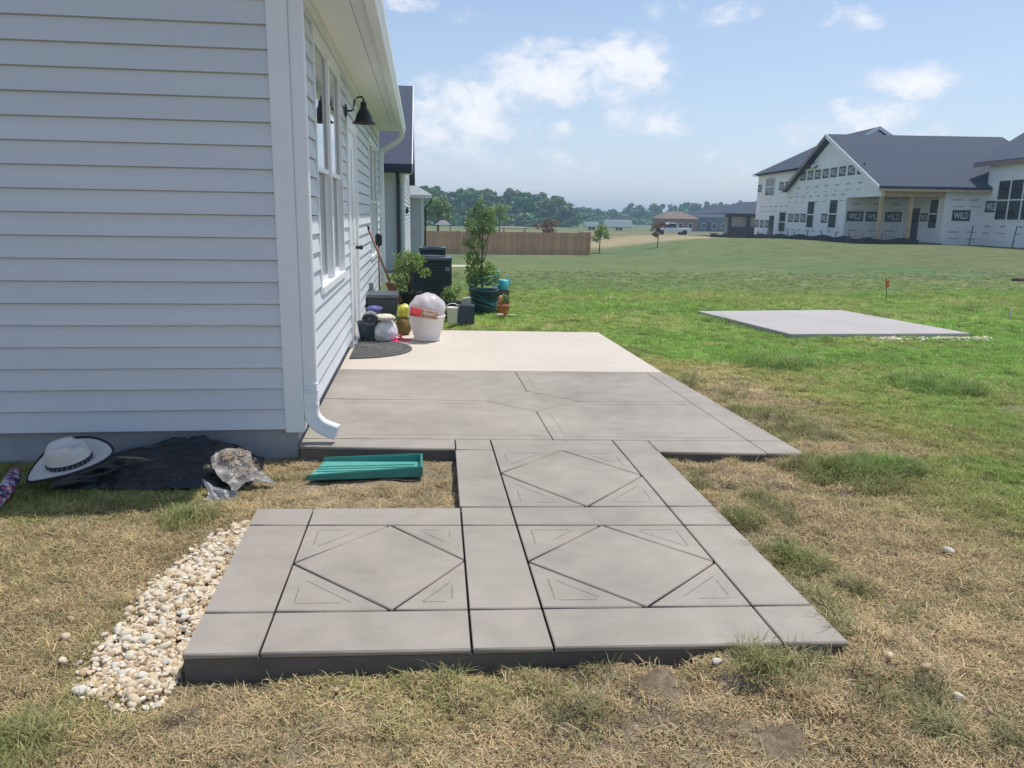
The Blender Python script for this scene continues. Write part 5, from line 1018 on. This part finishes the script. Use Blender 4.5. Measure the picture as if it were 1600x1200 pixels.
tree('sapling_tree', 14.0, 60.5, 2.3, 1.3, 'small lime green sapling standing right of the fence end', M_lime, 3)
tree('sapling_tree', 18.7, 60.5, 2.0, 1.1, 'small bronze sapling standing in the field before the houses', M_redl, 5, 160)
tree('bronze_tree', 11.7, 72, 2.9, 2.2, 'bronze leaved small tree above the fence', M_redl, 8, 300, .2)
tree('lime_tree', 2.0, 90, 5.2, 4.2, 'pale green small tree behind the gazebo', leaf_mat('pale_leaf', (.12, .2, .06), (.22, .32, .11)), 9, 700, .28)
tree('lime_tree', 9.5, 95, 4.5, 3.0, 'light green small tree behind the fence middle', M_lime, 12, 400, .25)

# ------------------------------------------------------------------ woods
def woods():
    r = np.random.default_rng(5); V = []; C = []
    def crown(x, y, z, h, w, n, s, col, pine):
        k = 9; cen = []
        for i in range(k):
            t = r.uniform(.25, 1.0); ww = w * ((1.02 - t) * 1.1 + .06 if pine else math.sqrt(max(.05, 1 - ((t - .55) / .5) ** 2)) * .6); a = r.uniform(0, 6.28)
            cen.append((x + ww * .6 * math.cos(a), y + ww * .6 * math.sin(a), z + h * t, max(.5, ww * .55), h * .11))
        cen = np.array(cen); idx = r.integers(0, k, n); d = r.normal(size=(n, 3)); d /= np.linalg.norm(d, axis=1)[:, None]; rad = r.uniform(.5, 1, n)[:, None]
        c = cen[idx]; P = c[:, :3] + d * rad * np.stack([c[:, 3], c[:, 3], c[:, 4]], 1); P[:, 2] = np.minimum(P[:, 2], z + h)
        nrm = d + r.normal(size=(n, 3)) * .5; nrm /= np.linalg.norm(nrm, axis=1)[:, None]; t1 = np.cross(nrm, r.normal(size=(n, 3))); t1 /= np.linalg.norm(t1, axis=1)[:, None]; t2 = np.cross(nrm, t1)
        ss = (s * r.uniform(.5, 1.3, n))[:, None]; q = np.stack([P - t1 * ss, P + t2 * ss * .6, P + t1 * ss, P - t2 * ss * .6], 1); V.append(q.reshape(-1, 3)); cc = col * r.uniform(.75, 1.3, (n, 1)); C.append(np.repeat(cc, 4, 0))
    base = np.array([.10, .20, .055])
    for row, yy in enumerate((232, 244, 256, 268)):
        for x in np.arange(-40, 47, 4.6):
            xx = x + r.uniform(-1.5, 1.5); h = r.uniform(9.6, 12.2) + (1.0 if row > 1 else 0) - (.8 if xx > 40 else 0); col = base * np.array([r.uniform(.8, 1.5), r.uniform(.85, 1.3), r.uniform(.8, 1.3)])
            crown(xx, yy + r.uniform(-3, 3), -3.6, h, r.uniform(6, 8.5), 700, .70, col, r.random() < .25)
    for row, yy in enumerate((360, 375, 392)):
        for x in np.arange(50, 330, 5.6):
            xx = x + r.uniform(-2, 2); h = r.uniform(8.0, 10.4) + 1.6 * math.sin(xx * .045) + (.8 if row else 0) + (1.6 if xx > 100 else 0) + (.8 if xx > 130 else 0); col = base * np.array([r.uniform(.8, 1.4), r.uniform(.85, 1.25), r.uniform(.8, 1.3)])
            crown(xx, yy + r.uniform(-4, 4), -4.0, h, r.uniform(5, 7.5), 380, .95, col, r.random() < .35)
    for x in np.arange(-40, 48, 3.2): crown(x, 227 + r.uniform(-3, 3), -3.2, r.uniform(3, 6), 5, 260, .55, base * r.uniform(.8, 1.5), False)
    for x in np.arange(50, 330, 4.5): crown(x, 352 + r.uniform(-3, 3), -3.8, r.uniform(3, 5.5), 6, 200, .8, base * r.uniform(.8, 1.5), False)
    V = np.concatenate(V); C = np.concatenate(C); F = np.arange(len(V)).reshape(-1, 4)
    m = bpy.data.materials.new('woodland_leaf'); m.use_nodes = True; N = m.node_tree.nodes; at = N.new('ShaderNodeAttribute'); at.attribute_name = 'leaf'; m.node_tree.links.new(at.outputs['Color'], N['Principled BSDF'].inputs['Base Color']); N['Principled BSDF'].inputs['Roughness'].default_value = .7
    me = np_mesh('woodland', V, F, m, False); color_attr(me, 'leaf', C); o = link('woodland', me); o['kind'] = 'stuff'; tag(o, 'far wood of mixed green trees along the horizon', 'woods')
woods()

# ------------------------------------------------------------------ grass
M_grass = bpy.data.materials.new('grass_blade'); M_grass.use_nodes = True
def grass_mat():
    N = M_grass.node_tree.nodes; L = M_grass.node_tree.links; p = N['Principled BSDF']; p.inputs['Roughness'].default_value = .65; p.inputs['Specular IOR Level'].default_value = .25
    at = N.new('ShaderNodeAttribute'); at.attribute_type = 'INSTANCER'; at.attribute_name = 'tint'; b = N.new('ShaderNodeAttribute'); b.attribute_name = 'blade'
    vm = N.new('ShaderNodeVectorMath'); vm.operation = 'MULTIPLY'; L.new(at.outputs['Color'], vm.inputs[0]); L.new(b.outputs['Color'], vm.inputs[1]); L.new(vm.outputs[0], p.inputs['Base Color'])
    t = N.new('ShaderNodeBsdfTranslucent'); L.new(vm.outputs[0], t.inputs[0]); mx = N.new('ShaderNodeMixShader'); mx.inputs[0].default_value = .25; L.new(p.outputs[0], mx.inputs[1]); L.new(t.outputs[0], mx.inputs[2]); L.new(mx.outputs[0], N['Material Output'].inputs[0])
grass_mat()
tuft_col = bpy.data.collections.new('grass_tufts')
def tuft(n, h, spread, lean, width, seed, straw):
    r = np.random.default_rng(seed); V = []; F = []; C = []
    for i in range(n):
        a = r.uniform(0, 6.28); rr = spread * math.sqrt(r.random()); x, y = rr * math.cos(a), rr * math.sin(a); th = r.uniform(0, 6.28); ln = lean * r.uniform(.4, 1.4); L_ = h * r.uniform(.5, 1.35); w = width * r.uniform(.6, 1.2)
        d = np.array([math.cos(th), math.sin(th), 0]); sd = np.array([-d[1], d[0], 0]); p = np.array([x, y, -.004]); k = len(V); seg = 3; ang = math.radians(90 - 75 * min(1.2, ln * .5)); bend = ln * r.uniform(.5, 1.3)
        for q in range(seg):
            ww = w * (1 - .28 * q) / 2; V += [p - sd * ww, p + sd * ww]; p = p + (d * math.cos(ang) + np.array([0, 0, math.sin(ang)])) * L_ / seg; ang -= math.radians(38) * bend; sd = sd + d * r.uniform(-.4, .4); sd /= np.linalg.norm(sd)
            if p[2] < .003: p[2] = .003 + r.uniform(0, .006); ang = abs(ang) * .2
        V.append(p); F += [(k, k+1, k+3, k+2), (k+2, k+3, k+5, k+4), (k+4, k+5, k+6)]
        c = r.uniform(.6, 1.4) * (np.array([1.15, 1.05, .95]) if r.random() < straw else np.array([.85, 1.0, .75])); C += [c] * 7
    me = bpy.data.meshes.new('tuft'); me.from_pydata([tuple(v) for v in V], [], F); me.materials.append(M_grass); color_attr(me, 'blade', np.array(C)); o = bpy.data.objects.new('tuft_%02d' % seed, me); tuft_col.objects.link(o)
for i in range(3): tuft(34, .030, .035, 1.0, .0032, i, .3)               # 0-2 short upright turf
for i in range(3): tuft(34, .042, .045, 2.2, .0030, 3 + i, .8)           # 3-5 flattened straw
for i in range(2): tuft(30, .075, .035, .9, .0034, 6 + i, .3)            # 6-7 taller weedy clump
tuft(5, .13, .06, 2.3, .0030, 8, .9)                                      # 8 long loose straws
def scatter():
    P = []; I = []; S = []; T = []
    def region(x0, x1, y0, y1, dens, sc, fade=False):
        n = int((x1 - x0) * (y1 - y0) * dens); x = rng.uniform(x0, x1, n); y = rng.uniform(y0, y1, n)
        # keep what a wide view from the photo's side could see
        k = (np.abs(x - 0.12 * y) < 0.85 * y + 1.6) & ~inpoly(x, y, FRONT_POLY) & ~inpoly(x, y, PATIO_POLY) & ~inpoly(x, y, OLD_POLY) & ~inpoly(x, y, SHED_POLY) & ~inpoly(x, y, HOUSE_POLY)
        if fade: k &= rng.random(n) > ((y - y0) / (y1 - y0)) ** .55
        x, y = x[k], y[k]
        for pl in (FRONT_POLY, PATIO_POLY, OLD_POLY, SHED_POLY): pass
        ed = np.minimum(np.minimum(polydist(x, y, FRONT_POLY), polydist(x, y, PATIO_POLY)), np.minimum(polydist(x, y, OLD_POLY), polydist(x, y, SHED_POLY)))
        k = ed > .018; x, y, ed = x[k], y[k], ed[k]
        gd = polydist(x, y, GRAVEL_POLY); gvl = inpoly(x, y, GRAVEL_POLY); k = ~gvl | (rng.random(len(x)) < np.where(x < -.86, np.clip(.75 - gd * 8, .03, 1), .02)); x, y, ed = x[k], y[k], ed[k]
        bed = (x > -.72) & (x < .19) & (y > 3.55) & (y < 4.6); k = ~bed | (rng.random(len(x)) < .35); x, y, ed = x[k], y[k], ed[k]
        spl = inpoly(x, y, [(-.67, 4.08), (.03, 4.1), (.03, 4.48), (-.62, 4.5)]); x, y, ed = x[~spl], y[~spl], ed[~spl]
        d = dryness(x, y); br = sstep(.50, .66, fbm(x, y, 1.6, 4, 71) ) * sstep(.45, .8, d); k = rng.random(len(x)) > br * .45; x, y, d, ed = x[k], y[k], d[k], ed[k]
        clump = (fbm(x, y, 2.3, 3, 91) > .63) & (ed < .55) & (y < 7) & (x > 1.4); clump |= (fbm(x, y, 4.5, 3, 93) > .68) & (ed < .4)
        for (cx, cy_, r_) in CLUMPS: clump |= np.hypot(x - cx, y - cy_) < r_ * (.55 + .6 * fbm(x, y, 8, 2, 45))
        cl = np.zeros(len(x), bool)
        for (cx, cy_, r_) in CLODS: cl |= np.hypot(x - cx, y - cy_) < r_ * .9
        keep = ~cl | (rng.random(len(x)) < .35); x, y, d, ed, clump = x[keep], y[keep], d[keep], ed[keep], clump[keep]
        u = rng.random(len(x)); idx = np.where(u < d * .95, rng.integers(3, 6, len(x)), rng.integers(0, 3, len(x))); idx = np.where((rng.random(len(x)) < .035 * (d > .5)), 8, idx); idx = np.where(clump & (u > .45), rng.integers(6, 8, len(x)), idx)
        c = grass_col(x, y) * rng.uniform(.75, 1.3, (len(x), 1)); c = np.where(clump[:, None] & (u > .45)[:, None], c * .6 + np.array([.185, .205, .105]) * .4, c)
        straw = (rng.random(len(x)) < .12 * (.3 + d)); c = np.where(straw[:, None], np.array([.56, .47, .31]), c)
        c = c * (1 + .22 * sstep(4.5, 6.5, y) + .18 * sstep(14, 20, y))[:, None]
        dark = rng.random(len(x)) < .12; c = np.where(dark[:, None], c * .45 + np.array([.03, .02, .012]), c)
        P.append(np.stack([x, y, ground_z(x, y) - .002], 1)); I.append(idx); S.append(sc * rng.uniform(.75, 1.3, len(x)) * np.where(idx > 5, 1, 1.0)); T.append(c)
    region(-3.2, 4.6, 1.0, 5.6, 1500, 1.0); region(-3.4, 8.5, 5.6, 9.5, 620, 1.25); region(0, 13.5, 9.5, 15, 230, 1.7); region(.5, 25, 15, 24, 80, 1.6, True)
    P = np.concatenate(P); I = np.concatenate(I); S = np.concatenate(S); T = np.concatenate(T); n = len(P); print('tufts', n)
    me = bpy.data.meshes.new('grass_points'); me.vertices.add(n); me.vertices.foreach_set('co', P.astype(np.float32).ravel())
    a = me.attributes.new('idx', 'INT', 'POINT'); a.data.foreach_set('value', I.astype(np.int32)); a = me.attributes.new('scl', 'FLOAT', 'POINT'); a.data.foreach_set('value', S.astype(np.float32))
    R = np.stack([rng.normal(0, .12, n), rng.normal(0, .12, n), rng.uniform(0, 6.28, n)], 1); a = me.attributes.new('rot', 'FLOAT_VECTOR', 'POINT'); a.data.foreach_set('vector', R.astype(np.float32).ravel())
    color_attr(me, 'tint', T); o = link('grass', me); o['kind'] = 'stuff'; tag(o, 'short green and straw dry grass blades over the lawn', 'grass')
    g = bpy.data.node_groups.new('scatter_grass', 'GeometryNodeTree'); g.interface.new_socket('Geometry', in_out='INPUT', socket_type='NodeSocketGeometry'); g.interface.new_socket('Geometry', in_out='OUTPUT', socket_type='NodeSocketGeometry')
    N = g.nodes; L = g.links; gi = N.new('NodeGroupInput'); go = N.new('NodeGroupOutput'); ip = N.new('GeometryNodeInstanceOnPoints'); ci = N.new('GeometryNodeCollectionInfo'); ci.inputs['Collection'].default_value = tuft_col; ci.inputs['Separate Children'].default_value = True; ci.inputs['Reset Children'].default_value = True
    def na(nm, ty): q = N.new('GeometryNodeInputNamedAttribute'); q.data_type = ty; q.inputs['Name'].default_value = nm; return q.outputs['Attribute']
    L.new(gi.outputs[0], ip.inputs['Points']); L.new(ci.outputs[0], ip.inputs['Instance']); ip.inputs['Pick Instance'].default_value = True; L.new(na('idx', 'INT'), ip.inputs['Instance Index'])
    L.new(na('rot', 'FLOAT_VECTOR'), ip.inputs['Rotation']); L.new(na('scl', 'FLOAT'), ip.inputs['Scale']); L.new(ip.outputs[0], go.inputs[0])
    md = o.modifiers.new('scatter', 'NODES'); md.node_group = g
scatter()

# ------------------------------------------------------------------ haze
hzm = bpy.data.materials.new('thin_haze'); hzm.use_nodes = True; N = hzm.node_tree.nodes; N.clear(); out = N.new('ShaderNodeOutputMaterial'); pv = N.new('ShaderNodeVolumePrincipled')
pv.inputs['Color'].default_value = (0.56, 0.80, 1.0, 1); pv.inputs['Density'].default_value = 0.00105; pv.inputs['Anisotropy'].default_value = 0.2; hzm.node_tree.links.new(pv.outputs[0], out.inputs['Volume'])
o = MB().box((-440, -120, -8), (440, 860, 14)).build('haze', hzm); o['kind'] = 'stuff'; tag(o, 'thin pale blue summer haze over the field', 'haze')
